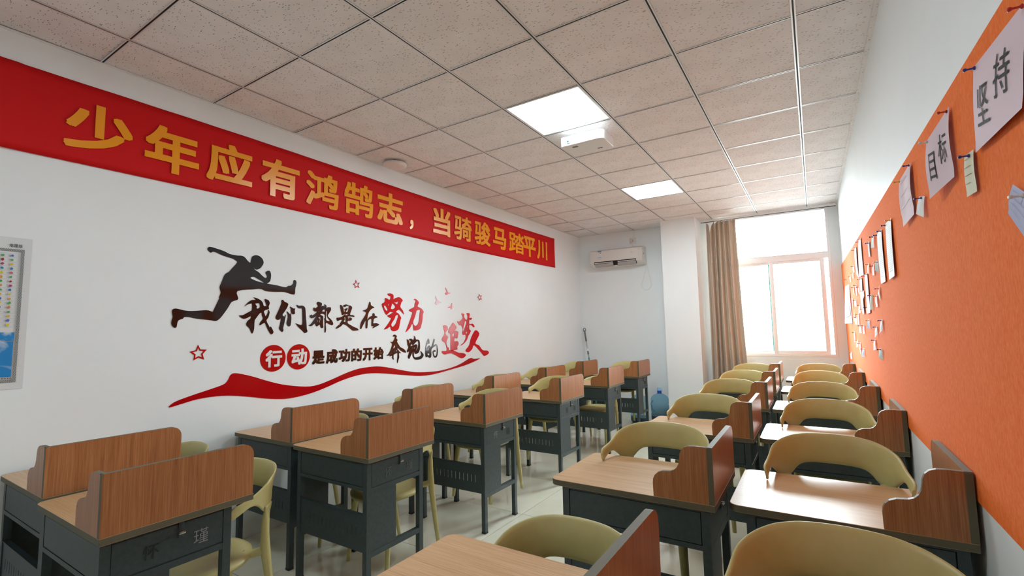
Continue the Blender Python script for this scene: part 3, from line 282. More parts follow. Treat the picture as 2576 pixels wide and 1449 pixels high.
NOTES=[('big1', [(0.3643, 1.5357, 1.9966), (0.3658, 1.2301, 1.9733), (0.3656, 1.2878, 1.7842), (0.3641, 1.5702, 1.7958)]), ('big2', [(0.3429, 1.9878, 1.9681), (0.3631, 1.7778, 1.9967), (0.3631, 1.7778, 1.7917), (0.341, 1.9878, 1.7784)]), ('big3', [(0.348, 2.6048, 1.996), (0.36, 2.3948, 2.0153), (0.36, 2.3948, 1.8065), (0.3511, 2.6048, 1.7938)]), ('s', [(0.3575, 2.2824, 1.8506), (0.361, 2.2024, 1.8341), (0.3543, 2.2024, 1.7575), (0.3457, 2.2824, 1.7867)]), ('y', [(0.3627, 1.6822, 1.8207), (0.364, 1.6022, 1.8143), (0.364, 1.6022, 1.7068), (0.3613, 1.6822, 1.7106)]), ('b', [(0.3613, 1.3596, 1.663), (0.3656, 1.2796, 1.6158), (0.3566, 1.2796, 1.5223), (0.3512, 1.3596, 1.6042)]), ('A', [(0.3559, 3.2248, 1.9175), (0.3569, 3.0148, 1.9098), (0.352, 3.0148, 1.6167), (0.3524, 3.2248, 1.6141)]), ('A', [(0.354, 3.6085, 1.9257), (0.355, 3.3985, 1.9184), (0.355, 3.3985, 1.6172), (0.354, 3.6085, 1.6191)]), ('s', [(0.3501, 3.8334, 1.9481), (0.3532, 3.7634, 1.9384), (0.3499, 3.7634, 1.8626), (0.3392, 3.8334, 1.87)]), ('g', [(0.3498, 4.1422, 1.9475), (0.3517, 4.0522, 1.9476), (0.3517, 4.0522, 1.8379), (0.3513, 4.1422, 1.8487)]), ('p', [(0.3477, 4.825, 2.0638), (0.3489, 4.615, 2.0583), (0.3489, 4.615, 1.7647), (0.3315, 4.825, 1.7631)]), ('p', [(0.3456, 5.2856, 2.0535), (0.3466, 5.0756, 2.0544), (0.3466, 5.0756, 1.7768), (0.3456, 5.2856, 1.8301)]), ('s', [(0.3365, 5.5245, 1.9157), (0.3447, 5.4545, 1.9294), (0.3443, 5.4545, 1.8644), (0.3397, 5.5245, 1.865)]), ('s', [(0.3409, 5.6714, 1.8784), (0.344, 5.6014, 1.8715), (0.344, 5.6014, 1.8206), (0.3394, 5.6714, 1.8171)]), ('s', [(0.3349, 6.0331, 1.8707), (0.3422, 5.9631, 1.8708), (0.3422, 5.9631, 1.8096), (0.339, 6.0331, 1.8084)]), ('s', [(0.3507, 4.2582, 1.8096), (0.3511, 4.1882, 1.8069), (0.3451, 4.1882, 1.7323), (0.3447, 4.2582, 1.7482)]), ('s', [(0.3521, 3.9769, 1.7662), (0.3525, 3.9069, 1.7697), (0.3505, 3.9069, 1.6979), (0.3479, 3.9769, 1.7042)]), ('t', [(0.3497, 3.7223, 1.7776), (0.3537, 3.6523, 1.7566), (0.3537, 3.6523, 1.6917), (0.3379, 3.7223, 1.7119)]), ('cal', [(0.3144, 6.5369, 1.7979), (0.3406, 6.2869, 1.8116), (0.3406, 6.2869, 1.3881), (0.2864, 6.5369, 1.3825)]), ('p', [(0.3492, 4.5663, 1.7573), (0.3502, 4.3563, 1.7533), (0.3497, 4.3563, 1.4615), (0.3492, 4.5663, 1.4555)]), ('p', [(0.347, 5.0067, 1.7677), (0.348, 4.7967, 1.7557), (0.3437, 4.7967, 1.4601), (0.3422, 5.0067, 1.4864)]), ('t', [(0.3518, 3.7868, 1.5752), (0.3534, 3.7168, 1.6225), (0.3534, 3.7168, 1.5194), (0.3507, 3.7868, 1.569)]), ('br', [(0.345, 4.2322, 1.5886), (0.3512, 4.1622, 1.5867), (0.3503, 4.1622, 1.4783), (0.3392, 4.2322, 1.4782)]), ('s', [(0.3513, 3.9524, 1.5647), (0.3526, 3.8824, 1.5652), (0.3526, 3.8824, 1.4902), (0.3494, 3.9524, 1.4882)]), ('b', [(0.3468, 4.5389, 1.415), (0.3497, 4.4689, 1.4043), (0.3497, 4.4689, 1.3351), (0.3345, 4.5389, 1.3549)]), ('s', [(0.3531, 3.7856, 1.3998), (0.3534, 3.7156, 1.4074), (0.3534, 3.7156, 1.3465), (0.34, 3.7856, 1.3131)]), ('s', [(0.3515, 4.0978, 1.3613), (0.3519, 4.0278, 1.3615), (0.3519, 4.0278, 1.3086), (0.3404, 4.0978, 1.2827)]), ('s', [(0.3494, 4.2723, 1.2644), (0.351, 4.2023, 1.2709), (0.35, 4.2023, 1.1973), (0.3412, 4.2723, 1.1895)]), ('gw', [(0.3474, 3.9273, 1.2204), (0.3527, 3.8573, 1.215), (0.3527, 3.8573, 1.144), (0.3374, 3.9273, 1.1605)]), ('s', [(0.3459, 4.7838, 1.6499), (0.3484, 4.7138, 1.6454), (0.3475, 4.7138, 1.6007), (0.3418, 4.7838, 1.5723)]), ('s', [(0.342, 5.221, 1.5498), (0.3462, 5.151, 1.55), (0.3443, 5.151, 1.478), (0.3344, 5.221, 1.474)]), ('s', [(0.3432, 5.7585, 1.741), (0.3436, 5.6885, 1.7395), (0.3436, 5.6885, 1.6622), (0.3423, 5.7585, 1.6726)]), ('g', [(0.3398, 5.4513, 1.7427), (0.3451, 5.3813, 1.7421), (0.3451, 5.3813, 1.637), (0.3406, 5.4513, 1.6439)]), ('s', [(0.3424, 5.1706, 1.7054), (0.3465, 5.1006, 1.7032), (0.3465, 5.1006, 1.6372), (0.345, 5.1706, 1.641)]), ('g', [(0.3377, 6.0603, 1.6442), (0.342, 5.9903, 1.644), (0.342, 5.9903, 1.539), (0.3417, 6.0603, 1.5378)]), ('t', [(0.3359, 5.6125, 1.608), (0.3443, 5.5425, 1.6107), (0.3443, 5.5425, 1.542), (0.3331, 5.6125, 1.5448)]), ('s', [(0.339, 5.9568, 1.4612), (0.3426, 5.8868, 1.4964), (0.3407, 5.8868, 1.4006), (0.3365, 5.9568, 1.4077)]), ('s', [(0.3355, 5.6859, 1.4414), (0.3439, 5.6159, 1.4434), (0.3405, 5.6159, 1.3712), (0.3283, 5.6859, 1.3746)]), ('g', [(0.3414, 5.4654, 1.4754), (0.345, 5.3954, 1.4769), (0.345, 5.3954, 1.3682), (0.338, 5.4654, 1.3745)]), ('s', [(0.3398, 5.3102, 1.3656), (0.3458, 5.2402, 1.3685), (0.3458, 5.2402, 1.2956), (0.3328, 5.3102, 1.2977)]), ('s', [(0.3439, 5.0179, 1.369), (0.3473, 4.9479, 1.369), (0.3473, 4.9479, 1.2975), (0.3388, 5.0179, 1.2938)]), ('g', [(0.3372, 6.1096, 1.292), (0.3418, 6.0396, 1.2996), (0.3418, 6.0396, 1.1917), (0.337, 6.1096, 1.1827)]), ('s', [(0.3361, 5.7757, 1.2195), (0.3435, 5.7057, 1.2277), (0.3404, 5.7057, 1.1548), (0.3276, 5.7757, 1.1488)]), ('g', [(0.3378, 5.5316, 1.2018), (0.3447, 5.4616, 1.2089), (0.3447, 5.4616, 1.0983), (0.3417, 5.5316, 1.0976)]), ('b', [(0.3401, 5.2013, 1.1637), (0.3463, 5.1313, 1.1668), (0.3463, 5.1313, 1.0933), (0.3291, 5.2013, 1.0918)]), ('s', [(0.3288, 6.8345, 1.048), (0.3382, 6.7645, 1.0554), (0.3374, 6.7645, 0.9724), (0.3267, 6.8345, 0.9717)]), ('g', [(0.3419, 4.9498, 1.5044), (0.3476, 4.8798, 1.5077), (0.3472, 4.8798, 1.4588), (0.3431, 4.9498, 1.4574)]), ('dr', [(0.3488, 4.6472, 1.509), (0.3491, 4.5772, 1.5093), (0.3491, 4.5772, 1.4607), (0.3488, 4.6472, 1.4568)])]
NOTE_LABELS=['large pink paper with black handwritten characters, nearest the camera', 'pink paper with two thin handwritten characters, second from the camera', 'pink paper with faded writing, third from the camera', 'small white note beside the pink paper with faded writing', 'small cream note with red writing below the second pink paper', 'small blue-grey note with white pin cut by the picture edge', 'long white lined sheet with yellow pin, nearer of two', 'long white lined sheet with two blue pins, farther of two', 'small white note with a red pin left of the long lined sheets', 'narrow grey note next to the small red-pinned one', 'long pink sheet in the top row, nearer of two', 'long pink sheet in the top row, farther of two', 'tiny white note under the farther long pink sheet, upper of two', 'tiny white note under the farther long pink sheet, lower of two', 'tiny white note just above the hanging calendar', 'slim white note between the long sheets, second row, farthest', 'slim white note between the long sheets, second row, middle', 'pale teal note touching the farther lined sheet', 'white hanging calendar with string, nearest the window', 'long pink sheet in the lower tier, nearer of two', 'long pink sheet in the lower tier, farther of two', 'pale teal curled note below the lined sheets', 'brownish note beside the lower pink sheet', 'white note between the brownish and the teal note', 'light blue curled note in the middle of the board', 'white curled note, nearest the camera in the fourth tier', 'white curled note just below and beyond the nearest fourth-tier one', 'white note above the lowest pale grey-teal note', 'pale grey-teal note, lowest and nearest the camera', 'white curled note overlapping the lower pink sheets', "white note beside the grey scrap at the pink sheet's foot", "tiny white note directly beside the calendar's upper edge", 'narrow grey note in the upper middle of the far cluster', 'narrow white note between the grey note and the pink sheet', "dark narrow note touching the calendar's middle", 'small teal note in the centre of the far cluster', "tiny white note beside the calendar's foot", 'small white note below the teal note of the far cluster', 'grey slim note above two white notes', 'white note under the slim grey note, farther of two', 'white note under the slim grey note, nearer of two', 'dark slim note below the calendar', 'white note next to the dark slim note below the calendar', 'grey slim note beside the lowest blue note', 'light blue note, lowest in the far cluster', 'tiny white note near the desk top, closest to the window', 'grey scrap pinned at the foot of the farther lower pink sheet', 'dark red scrap pinned over the nearer lower pink sheet']
DESK_LABELS={'A': 'nearest wood-topped desk facing the aisle, with clear characters on its steel door', 'B': 'full-length dark steel desk showing its slotted panel, second beside the aisle', 'C': 'wood-topped steel desk, third from the camera in the aisle column of the mural half', 'D': 'wood-topped steel desk, fourth from the camera in the aisle column of the mural half', 'E': 'wood-topped steel desk, fifth from the camera in the aisle column of the mural half', 'F': 'wood-topped steel desk, last from the camera in the aisle column of the mural half', 'a': 'nearest wood-topped desk touching the mural wall below the map', 'b': 'wood-topped steel desk, second from the camera in the column touching the mural wall', 'c': 'wood-topped steel desk, third from the camera in the column touching the mural wall', 'd': 'wood-topped steel desk, fourth from the camera in the column touching the mural wall', 'e': 'wood-topped steel desk, fifth from the camera in the column touching the mural wall', 'f': 'wood-topped steel desk, last from the camera in the column touching the mural wall', 'G': 'desktop cut by the bottom picture edge, its tall side screen seen edge-on', 'H': 'wood desk at the aisle with fully visible desktop, beside the glossy bright desk', 'I': 'wood-topped steel desk, third from the camera in the aisle column of the board half', 'J': 'wood-topped steel desk, fourth from the camera in the aisle column of the board half', 'K': 'wood-topped steel desk, fifth from the camera in the aisle column of the board half', 'L': 'wood-topped steel desk, last from the camera in the aisle column of the board half', 'M': 'hidden desk below the big foreground chair, outside the picture', 'N': 'glossy bright wood desk behind the big foreground chair, beside the orange board', 'O': 'wood-topped steel desk, third from the camera in the column against the orange board', 'P': 'wood-topped steel desk, fourth from the camera in the column against the orange board', 'Q': 'wood-topped steel desk, fifth from the camera in the column against the orange board', 'R': 'wood-topped steel desk, last from the camera in the column against the orange board'}
CHAIR_LABELS={'A': 'olive chair with armrest and rear leg visible behind the nearest aisle desk', 'B': 'olive plastic chair of the second desk in the aisle column of the mural half', 'C': 'olive plastic chair hung on the third desk in the aisle column of the mural half', 'D': 'olive plastic chair hung on the fourth desk in the aisle column of the mural half', 'E': 'olive plastic chair of the fifth desk in the aisle column of the mural half', 'F': 'olive plastic chair hung on the last desk in the aisle column of the mural half', 'a': 'olive plastic chair of the first desk in the column touching the mural wall', 'b': 'olive plastic chair of the second desk in the column touching the mural wall', 'c': 'olive plastic chair hung on the third desk in the column touching the mural wall', 'd': 'olive plastic chair hung on the fourth desk in the column touching the mural wall', 'e': 'olive plastic chair hung on the fifth desk in the column touching the mural wall', 'f': 'olive plastic chair hung on the last desk in the column touching the mural wall', 'G': 'olive chair back behind the desktop cut by the bottom picture edge', 'H': 'olive plastic chair hung on the second desk in the aisle column of the board half', 'I': 'olive plastic chair hung on the third desk in the aisle column of the board half', 'J': 'olive plastic chair hung on the fourth desk in the aisle column of the board half', 'K': 'olive plastic chair hung on the fifth desk in the aisle column of the board half', 'L': 'olive plastic chair hung on the last desk in the aisle column of the board half', 'M': 'largest olive chair back, cut by the bottom picture edge beside the orange board', 'N': 'olive plastic chair hung on the second desk in the column against the orange board', 'O': 'olive plastic chair hung on the third desk in the column against the orange board', 'P': 'olive plastic chair hung on the fourth desk in the column against the orange board', 'Q': 'olive plastic chair hung on the fifth desk in the column against the orange board', 'R': 'olive plastic chair hung on the last desk in the column against the orange board'}

# ================================================================== ROOM
CEIL = 2.967; WLX = -3.386; WBY = 7.53; WFY = -2.05; GX0, GY0 = -2.992, 0.947
def wallx(y): return 0.38 - 0.005*(y-1)
def struct(name, bm, m, **k): return tag(obj(name, bm, m, **k), kind='structure')
b = NB(); box(b, (WLX-0.2, WFY-0.2, -.15), (WLX, WBY+0.2, 3.15)); struct('wall_left', b, M_WALL)
b = NB(); prism(b, [(wallx(WFY-.2), WFY-.2), (0.62, WFY-.2), (0.62, WBY+.2), (wallx(WBY+.2), WBY+.2)], 'z', -.15, 3.15); struct('wall_right', b, M_WALL)
b = NB(); box(b, (WLX, WFY-0.2, -.15), (wallx(WFY), WFY, 3.15)); struct('wall_front', b, M_WALL)
WL, WR, WB_, WT = -1.20, 0.235, 0.95, 2.93
b = NB(); xr = wallx(WBY)
box(b, (WLX, WBY, -.15), (WL, WBY+.2, 3.15)); box(b, (WR, WBY, -.15), (xr, WBY+.2, 3.15))
box(b, (WL, WBY, -.15), (WR, WBY+.2, WB_)); box(b, (WL, WBY, WT), (WR, WBY+.2, 3.15)); struct('wall_back', b, M_WALL)
b = NB(); box(b, (-1.865, 7.13, 0), (-1.375, WBY, CEIL+.004)); tag(obj('wall_column', b, M_WALL), kind='structure')
# floor with separate tiles
b = NB(); box(b, (WLX, WFY, -0.15), (0.42, WBY, -0.012)); floor = struct('floor', b, M_GROUT)
T = 0.8; fx = -1.955 - 2*T; fy = 3.163 - 7*T; t0 = None
for i in range(6):
    for j in range(13):
        x0, x1 = max(fx+i*T, WLX)+.002, min(fx+(i+1)*T, 0.40)-.002
        y0, y1 = max(fy+j*T, WFY)+.002, min(fy+(j+1)*T, WBY)-.002
        if x1-x0 < .03 or y1-y0 < .03: continue
        full = abs(x1-x0-T+.004) < 1e-4 and abs(y1-y0-T+.004) < 1e-4
        if full and t0:
            o = t0.copy(); C.objects.link(o); o.parent = floor
        else:
            bm = NB(); w, d = (x1-x0)/2, (y1-y0)/2; box(bm, (-w, -d, -0.011), (w, d, 0), bev=0.0)
            o = obj('tile', bm, M_FLOOR, parent=floor)
            if full: t0 = o
        o.location = ((x0+x1)/2, (y0+y1)/2, random.uniform(-.0002, 0))
# ceiling: slab, mineral boards, exposed grid
b = NB(); box(b, (WLX-.2, WFY-.2, 3.10), (0.62, WBY+.2, 3.2)); ceil = struct('ceiling', b, M_WALL)
LIGHTS = [(2, 3), (2, 7), (2, -1)]
ct = None
for i in range(-1, 6):
    for j in range(-5, 11):
        if (i, j) in LIGHTS: continue
        x0, x1 = max(GX0+i*.6, WLX), min(GX0+(i+1)*.6, 0.40); y0, y1 = max(GY0+j*.6, WFY), min(GY0+(j+1)*.6, WBY)
        if x1-x0 < .04 or y1-y0 < .04: continue
        full = x1-x0 > .599 and y1-y0 > .599
        if full and ct:
            o = ct.copy(); C.objects.link(o); o.parent = ceil
        else:
            bm = NB(); w, d = (x1-x0)/2-.003, (y1-y0)/2-.003; box(bm, (-w, -d, 0), (w, d, .014), bev=0.0)
            o = obj('tile', bm, M_CEIL, parent=ceil)
            if full: ct = o
        edge = i == -1
        o.location = ((x0+x1)/2, (y0+y1)/2, CEIL + .0035 + (random.uniform(0, .004) if edge else 0))
        o.rotation_euler = (0, (random.uniform(-.004, .006) if edge else 0), math.pi*random.randint(0, 1) if full else 0)
def bar(p0, p1, main):
    """inverted-T grid bar: pale flange with a black reveal along its middle"""
    bm = NB(); L = (Vector(p1)-Vector(p0)).length; h = .012 if main else .010
    g = .0042; box(bm, (-h, 0, 0), (-g, L, .003), 0); box(bm, (g, 0, 0), (h, L, .003), 0); box(bm, (-g, 0, .0022), (g, L, .006), 1)
    o = obj('grid_bar', bm, [M_BAR, M_DARK], parent=ceil); o.location = (p0[0], p0[1], CEIL + (0 if main else .0004))
    d = Vector(p1)-Vector(p0); o.rotation_euler = (0, 0, math.atan2(-d.x, d.y)); return o
for i in range(0, 6): bar((GX0+i*.6, WFY), (GX0+i*.6, WBY), True)
for j in range(-4, 12):
    y = GY0+j*.6
    if y > WBY: continue
    for i in range(-1, 6):
        xa, xb = max(GX0+i*.6, WLX)+.012, min(GX0+(i+1)*.6, wallx(y))-.012
        bar((xa, y), (xb, y), False)
# wall angle trims
def ang(name, a, c): bm = NB(); box(bm, a, c, bev=.001); tag(obj(name, bm, M_WHITE), kind='structure')
bm = NB(); prism(bm, [(wallx(WFY)-.024, WFY), (wallx(WFY), WFY), (wallx(WBY), WBY), (wallx(WBY)-.024, WBY)], 'z', CEIL-.004, CEIL+.002)
tag(obj('trim_1', bm, M_CEIL), kind='structure')
ang('trim_2', (WLX, WFY, CEIL-.002), (WLX+.018, WBY, CEIL+.003))

# ------------------------------------------------------------------ window
def rect_frame(bm, x0, x1, z0, z1, y0, y1, w, wt=None, wb=None, mi=0, bev=.003):
    wt = w if wt is None else wt; wb = w if wb is None else wb
    box(bm, (x0, y0, z0), (x0+w, y1, z1), mi, bev); box(bm, (x1-w, y0, z0), (x1, y1, z1), mi, bev)
    box(bm, (x0+w-.001, y0+.001, z1-wt), (x1-w+.001, y1-.001, z1), mi, bev); box(bm, (x0+w-.001, y0+.001, z0), (x1-w+.001, y1-.001, z0+wb), mi, bev)
win = empty('window_1', (0, 0, 0)); tag(win, kind='structure')
bm = NB(); rect_frame(bm, WL, WR, WB_, WT, 7.525, 7.60, .035, wt=.012, wb=.038)
box(bm, (WL+.03, 7.523, 2.262), (WR-.03, 7.60, 2.35), 0, .004)
box(bm, (WL+.03, 7.518, 2.335), (WR-.03, 7.53, 2.35), 0, .002)
obj('window_frame', bm, M_FRAME, parent=win, angle=30)
bm = NB(); box(bm, (WL+.03, 7.56, 2.345), (WR-.03, 7.566, WT-.01)); obj('pane', bm, M_GLASS, parent=win)
s = NB(); rect_frame(s, WL+.035, -.452, .988, 2.264, 7.572, 7.596, .05, wt=.035, wb=.04); s1 = obj('sash', s, M_FRAME, parent=win, angle=30)
bm = NB(); box(bm, (WL+.08, 7.58, 1.025), (-.50, 7.586, 2.232)); obj('pane', bm, M_GLASS, parent=s1)
bm = NB(); box(bm, (-.512, 7.5705, 1.025), (-.500, 7.5725, 2.232)); obj('glass_edge', bm, M_GLASSEDGE, parent=s1)
s = NB(); rect_frame(s, -.497, .156, .988, 2.264, 7.535, 7.563, .052, wt=.036, wb=.042); s2 = obj('sash', s, M_FRAME, parent=win, angle=30)
bm = NB(); box(bm, (-.447, 7.546, 1.028), (.106, 7.552, 2.23)); obj('pane', bm, M_GLASS, parent=s2)
bm = NB(); box(bm, (-.476, 7.522, 1.60), (-.460, 7.536, 1.67), 0, .004); box(bm, (-.464, 7.505, 1.625), (-.444, 7.524, 1.65), 0, .004); obj('sash_lock', bm, M_FRAME, parent=s2, angle=30)

# ------------------------------------------------------------------ curtain rail and curtain
rail = NB(); box(rail, (-1.345, 7.405, 2.925), (.325, 7.435, 2.955), 0, .003); box(rail, (-1.345, 7.414, 2.918), (.325, 7.426, 2.926), 1)
for x in (-1.2, -.45, .25): box(rail, (x-.012, 7.41, 2.953), (x+.012, 7.43, CEIL+.001))
rl = obj('curtain_rail', rail, [M_WHITE, M_DARK], angle=30)
tag(rl, 'thin white curtain rail under the ceiling above the window', 'curtain rail')
def curtain():
    bm = NB(); nu, nz = 170, 46; g = []
    folds = [(0.00, 0), (.06, .8), (.15, -1), (.22, 1), (.31, -.7), (.36, .9), (.45, -1), (.53, .7), (.60, -.9), (.70, 1), (.80, -1), (.90, .6), (1.0, -.2)]
    def fy(u):
        for (a, va), (c, vc) in zip(folds, folds[1:]):
            if u <= c:
                t = (u-a)/(c-a); t = t*t*(3-2*t); return va + (vc-va)*t
        return folds[-1][1]
    for k in range(nz+1):
        v = k/nz; row = []                     # v: 0 top .. 1 bottom
        xl = -1.262 - .035*v; xr_ = -.868 + .030*v + .05*v*v
        for i in range(nu+1):
            u = i/nu; amp = .040 + .022*v
            y = 7.36 + amp*fy(u + .006*math.sin(v*7+u*9)) + .004*math.sin(u*70+v*5)
            x = xl + (xr_-xl)*(u + .018*math.sin(v*2.6)*math.sin(u*12))
            ztop = 2.905 - (.16*math.exp(-((u-.13)/.055)**2)) - (.05*math.exp(-((u-.31)/.02)**2)) - .006*math.sin(u*60)
            z = ztop + (.06-ztop)*v
            row.append(bm.verts.new((x, y, z)))
        g.append(row)
    for k in range(nz):
        for i in range(nu): bm.faces.new((g[k][i], g[k+1][i], g[k+1][i+1], g[k][i+1])).smooth = True
    o = obj('curtain', bm, M_CURT); sm = o.modifiers.new('thick', 'SOLIDIFY'); sm.thickness = .003
    return o
tag(curtain(), 'beige pleated curtain gathered to one side of the window beside the column', 'curtain')

# ------------------------------------------------------------------ ceiling lights
def ceiling_light(i, j, label, em=None):
    t = empty('ceiling_light', (GX0+(i+.5)*.6, GY0+(j+.5)*.6, CEIL))
    tag(t, label, 'ceiling light', 'square light panels set in the ceiling grid')
    bm = NB(); w = .288; e = .012
    for a, c in (((-w, -w), (w, -w+e)), ((-w, w-e), (w, w)), ((-w, -w+e), (-w+e, w-e)), ((w-e, -w+e), (w, w-e))): box(bm, (*a, .001), (*c, .02))
    obj('frame', bm, M_WHITE, parent=t)
    bm = NB(); box(bm, (-w+e, -w+e, .004), (w-e, w-e, .014)); obj('diffuser', bm, em or M_EMIT, parent=t)
    bm = NB(); box(bm, (-w, -w, .018), (w, w, .06)); obj('housing', bm, M_WHITE, parent=t)
ceiling_light(2, 3, 'lit square ceiling panel right beside the projector')
ceiling_light(2, -1, 'lit square ceiling panel above the camera, outside the picture', M_EMIT0)
ceiling_light(2, 7, 'lit square ceiling panel nearer the window, beyond the projector', M_EMIT2)

# ------------------------------------------------------------------ projector
pj = empty('projector', (-1.45, 3.46, 2.868)); tag(pj, 'small white projector hanging upside down under the ceiling by the lit panel', 'projector')
bm = NB(); W2, D2 = .178, .125
outl = arc(W2-.05, -D2+.05, .05, -90, 0, 8) + arc(W2-.02, D2-.02, .02, 0, 90, 4) + arc(-W2+.02, D2-.02, .02, 90, 180, 4) + arc(-W2+.015, -D2+.015, .015, 180, 270, 4)
prism(bm, outl, 'z', -.032, .045); o = obj('body', bm, M_WHITE, parent=pj, angle=40)
md = o.modifiers.new('bev', 'BEVEL'); md.width = .006; md.segments = 3; md.limit_method = 'ANGLE'
bm = NB(); box(bm, (-.137, -.1262, -.024), (-.085, -.12, .034)); lr = obj('lens_recess', bm, mat('recess_grey', (.35, .4, .4), .4), parent=pj)
bm = NB(); lathe(bm, [(.020, 0), (.020, .012), (.016, .014)], seg=20); bmesh.ops.rotate(bm, verts=bm.verts[:], matrix=Matrix.Rotation(math.radians(90), 3, 'X'))
o = obj('lens_ring', bm, M_WHITE, parent=pj); o.location = (-.108, -.124, .002)
bm = NB(); lathe(bm, [(.0145, 0), (.010, .004), (0.001, .006)], seg=20, cap=False); bmesh.ops.rotate(bm, verts=bm.verts[:], matrix=Matrix.Rotation(math.radians(90), 3, 'X'))
o = obj('lens', bm, mat('lens_glass', (.08, .14, .15), .05, coat=1), parent=pj); o.location = (-.108, -.1375, .002)
bm = NB(); box(bm, (-.168, -.126, .018), (-.150, -.1245, .030)); obj('sensor_window', bm, mat('sensor', (.06, .09, .09), .2), parent=pj)
bm = NB()
for c in range(5):
    for r_ in range(9):
        x = .070 + c*.0155
        if c < 4: box(bm, (x, -.1256, -.022+r_*.0065), (x+.010, -.1245, -.0185+r_*.0065))
obj('vent', bm, mat('vent_grey', (.25, .30, .30), .5), parent=pj)
bm = NB(); box(bm, (-.10, -.08, -.0335), (-.055, -.055, -.0315)); box(bm, (.06, .06, -.0335), (.10, .075, -.0315)); obj('foot_pad', bm, M_GREY, parent=pj)
bm = NB(); lathe(bm, [(.045, .045), (.045, .052), (.018, .054), (.018, .099)], seg=20); obj('ceiling_mount', bm, M_WHITE, parent=pj)

# ------------------------------------------------------------------ round ceiling access point
ap = empty('access_point', (-3.21, 3.06, CEIL)); tag(ap, 'white round disc-shaped wireless device fixed to the ceiling above the red banner', 'access point')
bm = NB(); lathe(bm, [(.004, -.052), (.05, -.0515), (.085, -.047), (.105, -.036), (.108, -.026), (.104, -.016), (.085, -.012)], seg=40); obj('cover', bm, mat('ap_white', (.80, .76, .75), .4), parent=ap, angle=50)
bm = NB(); box(bm, (-.05, -.05, -.013), (.05, .05, .0025)); obj('mount', bm, M_GREY, parent=ap)
bm = NB(); tube(bm, [(-.03, .05, -.010), (-.05, .085, -.008), (-.055, .10, .0)], .005, 8); obj('cable', bm, M_PAPERBR, parent=ap)

# ------------------------------------------------------------------ air conditioner
ac = empty('air_conditioner', (-2.655, WBY, 2.39)); tag(ac, 'white wall-mounted split air conditioner on the far wall, flaps open', 'air conditioner')
prof = [(0, 0), (0, .285), (-.10, .29), (-.165, .285), (-.195, .262), (-.205, .22), (-.207, .085), (-.200, .055), (-.150, .018), (-.06, 0)]
bm = NB(); prism(bm, prof, 'x', -.435, .435); o = obj('body', bm, M_ACW, parent=ac, angle=35)
bm = NB(); box(bm, (-.40, -.2115, .10), (.375, -.205, .262), 0, .003); obj('front_panel', bm, M_ACW, parent=ac, angle=30)
bm = NB(); prism(bm, [(-.2035, .082), (-.2085, .086), (-.2035, .054), (-.155, .0155), (-.150, .0195)], 'x', -.37, .335); obj('air_outlet', bm, M_DARK, parent=ac)
for xa, xb in ((-.36, -.045), (.035, .33)):
    bm = NB(); prism(bm, [(-.212, .066), (-.216, .071), (-.222, .069), (-.165, .030), (-.162, .033)], 'x', xa, xb); obj('flap', bm, M_ACW, parent=ac)
    bm = NB(); prism(bm, [(-.200, .047), (-.203, .051), (-.218, .026), (-.168, -.004), (-.164, .0)], 'x', xa, xb); obj('flap', bm, mat('flap_grey', (.45, .43, .42), .5), parent=ac)
bm = NB(); prism(bm, [(.0, .01), (0, .27), (-.10, .278), (-.17, .27), (-.192, .24), (-.196, .09), (-.15, .028), (-.06, .01)], 'x', .435, .441); obj('end_cap', bm, M_ACW, parent=ac)
bm = NB(); box(bm, (-.300, -.2125, .150), (-.236, -.2113, .262), 0); box(bm, (-.300, -.2132, .245), (-.236, -.2124, .262), 1); box(bm, (-.300, -.2132, .150), (-.236, -.2124, .156), 1)
box(bm, (-.292, -.2132, .212), (-.280, -.2124, .222), 2); box(bm, (-.292, -.2132, .226), (-.284, -.2124, .236), 2); box(bm, (-.266, -.2132, .218), (-.243, -.2124, .238), 3)
for k in range(3): box(bm, (-.292, -.2132, .172+k*.012), (-.243, -.2124, .1735+k*.012), 1)
obj('energy_label', bm, [M_PAPERW, mat('label_blue', (.05, .25, .50), .5), mat('label_orange', (.8, .35, .05), .5), M_INKG], parent=ac)
bm = NB(); box(bm, (.255, -.2120, .188), (.29, -.2112, .196)); obj('display', bm, mat('display_grey', (.5, .45, .5), .3), parent=ac)
bm = NB(); box(bm, (.4405, -.14, .150), (.4425, -.12, .175)); obj('logo_mark', bm, M_GREY, parent=ac)
bm = NB(); P_ = catmull([(.447, -.02, .03), (.42, -.012, -.10), (.375, -.010, -.24), (.345, -.010, -.33), (.375, -.010, -.385), (.425, -.010, -.405), (.475, -.010, -.385), (.505, -.010, -.33), (.49, -.010, -.22), (.462, -.012, -.08), (.448, -.02, .04), (.446, -.03, .16), (.44, -.02, .24), (.40, -.012, .288)], 5, False)
tube(bm, P_, .0042, 8); obj('cable', bm, M_WHITE, parent=ac)
# socket with conduit and plug
so = empty('wall_socket', (-2.425, WBY, 2.80)); tag(so, 'white wall socket with a round plug in it above the air conditioner', 'socket')
bm = NB(); box(bm, (-.05, -.012, -.045), (.05, 0, .045), 0, .004); obj('face_plate', bm, M_ACW, parent=so, angle=30)
bm = NB(); box(bm, (.0, -.012, .045), (.032, 0, .165), 0, .002); obj('conduit', bm, M_WALL, parent=so, angle=30)
bm = NB(); lathe(bm, [(.021, 0), (.021, .026), (.015, .030)], seg=20); bmesh.ops.rotate(bm, verts=bm.verts[:], matrix=Matrix.Rotation(math.radians(90), 3, 'X')); o = obj('plug', bm, M_ACW, parent=so, angle=40); o.location = (-.006, -.011, 0)
bm = NB(); tube(bm, catmull([(-.006, -.036, -.01), (-.005, -.04, -.05), (.012, -.035, -.085), (.05, -.03, -.108)], 5, False), .004, 8); obj('cable', bm, M_WHITE, parent=so)

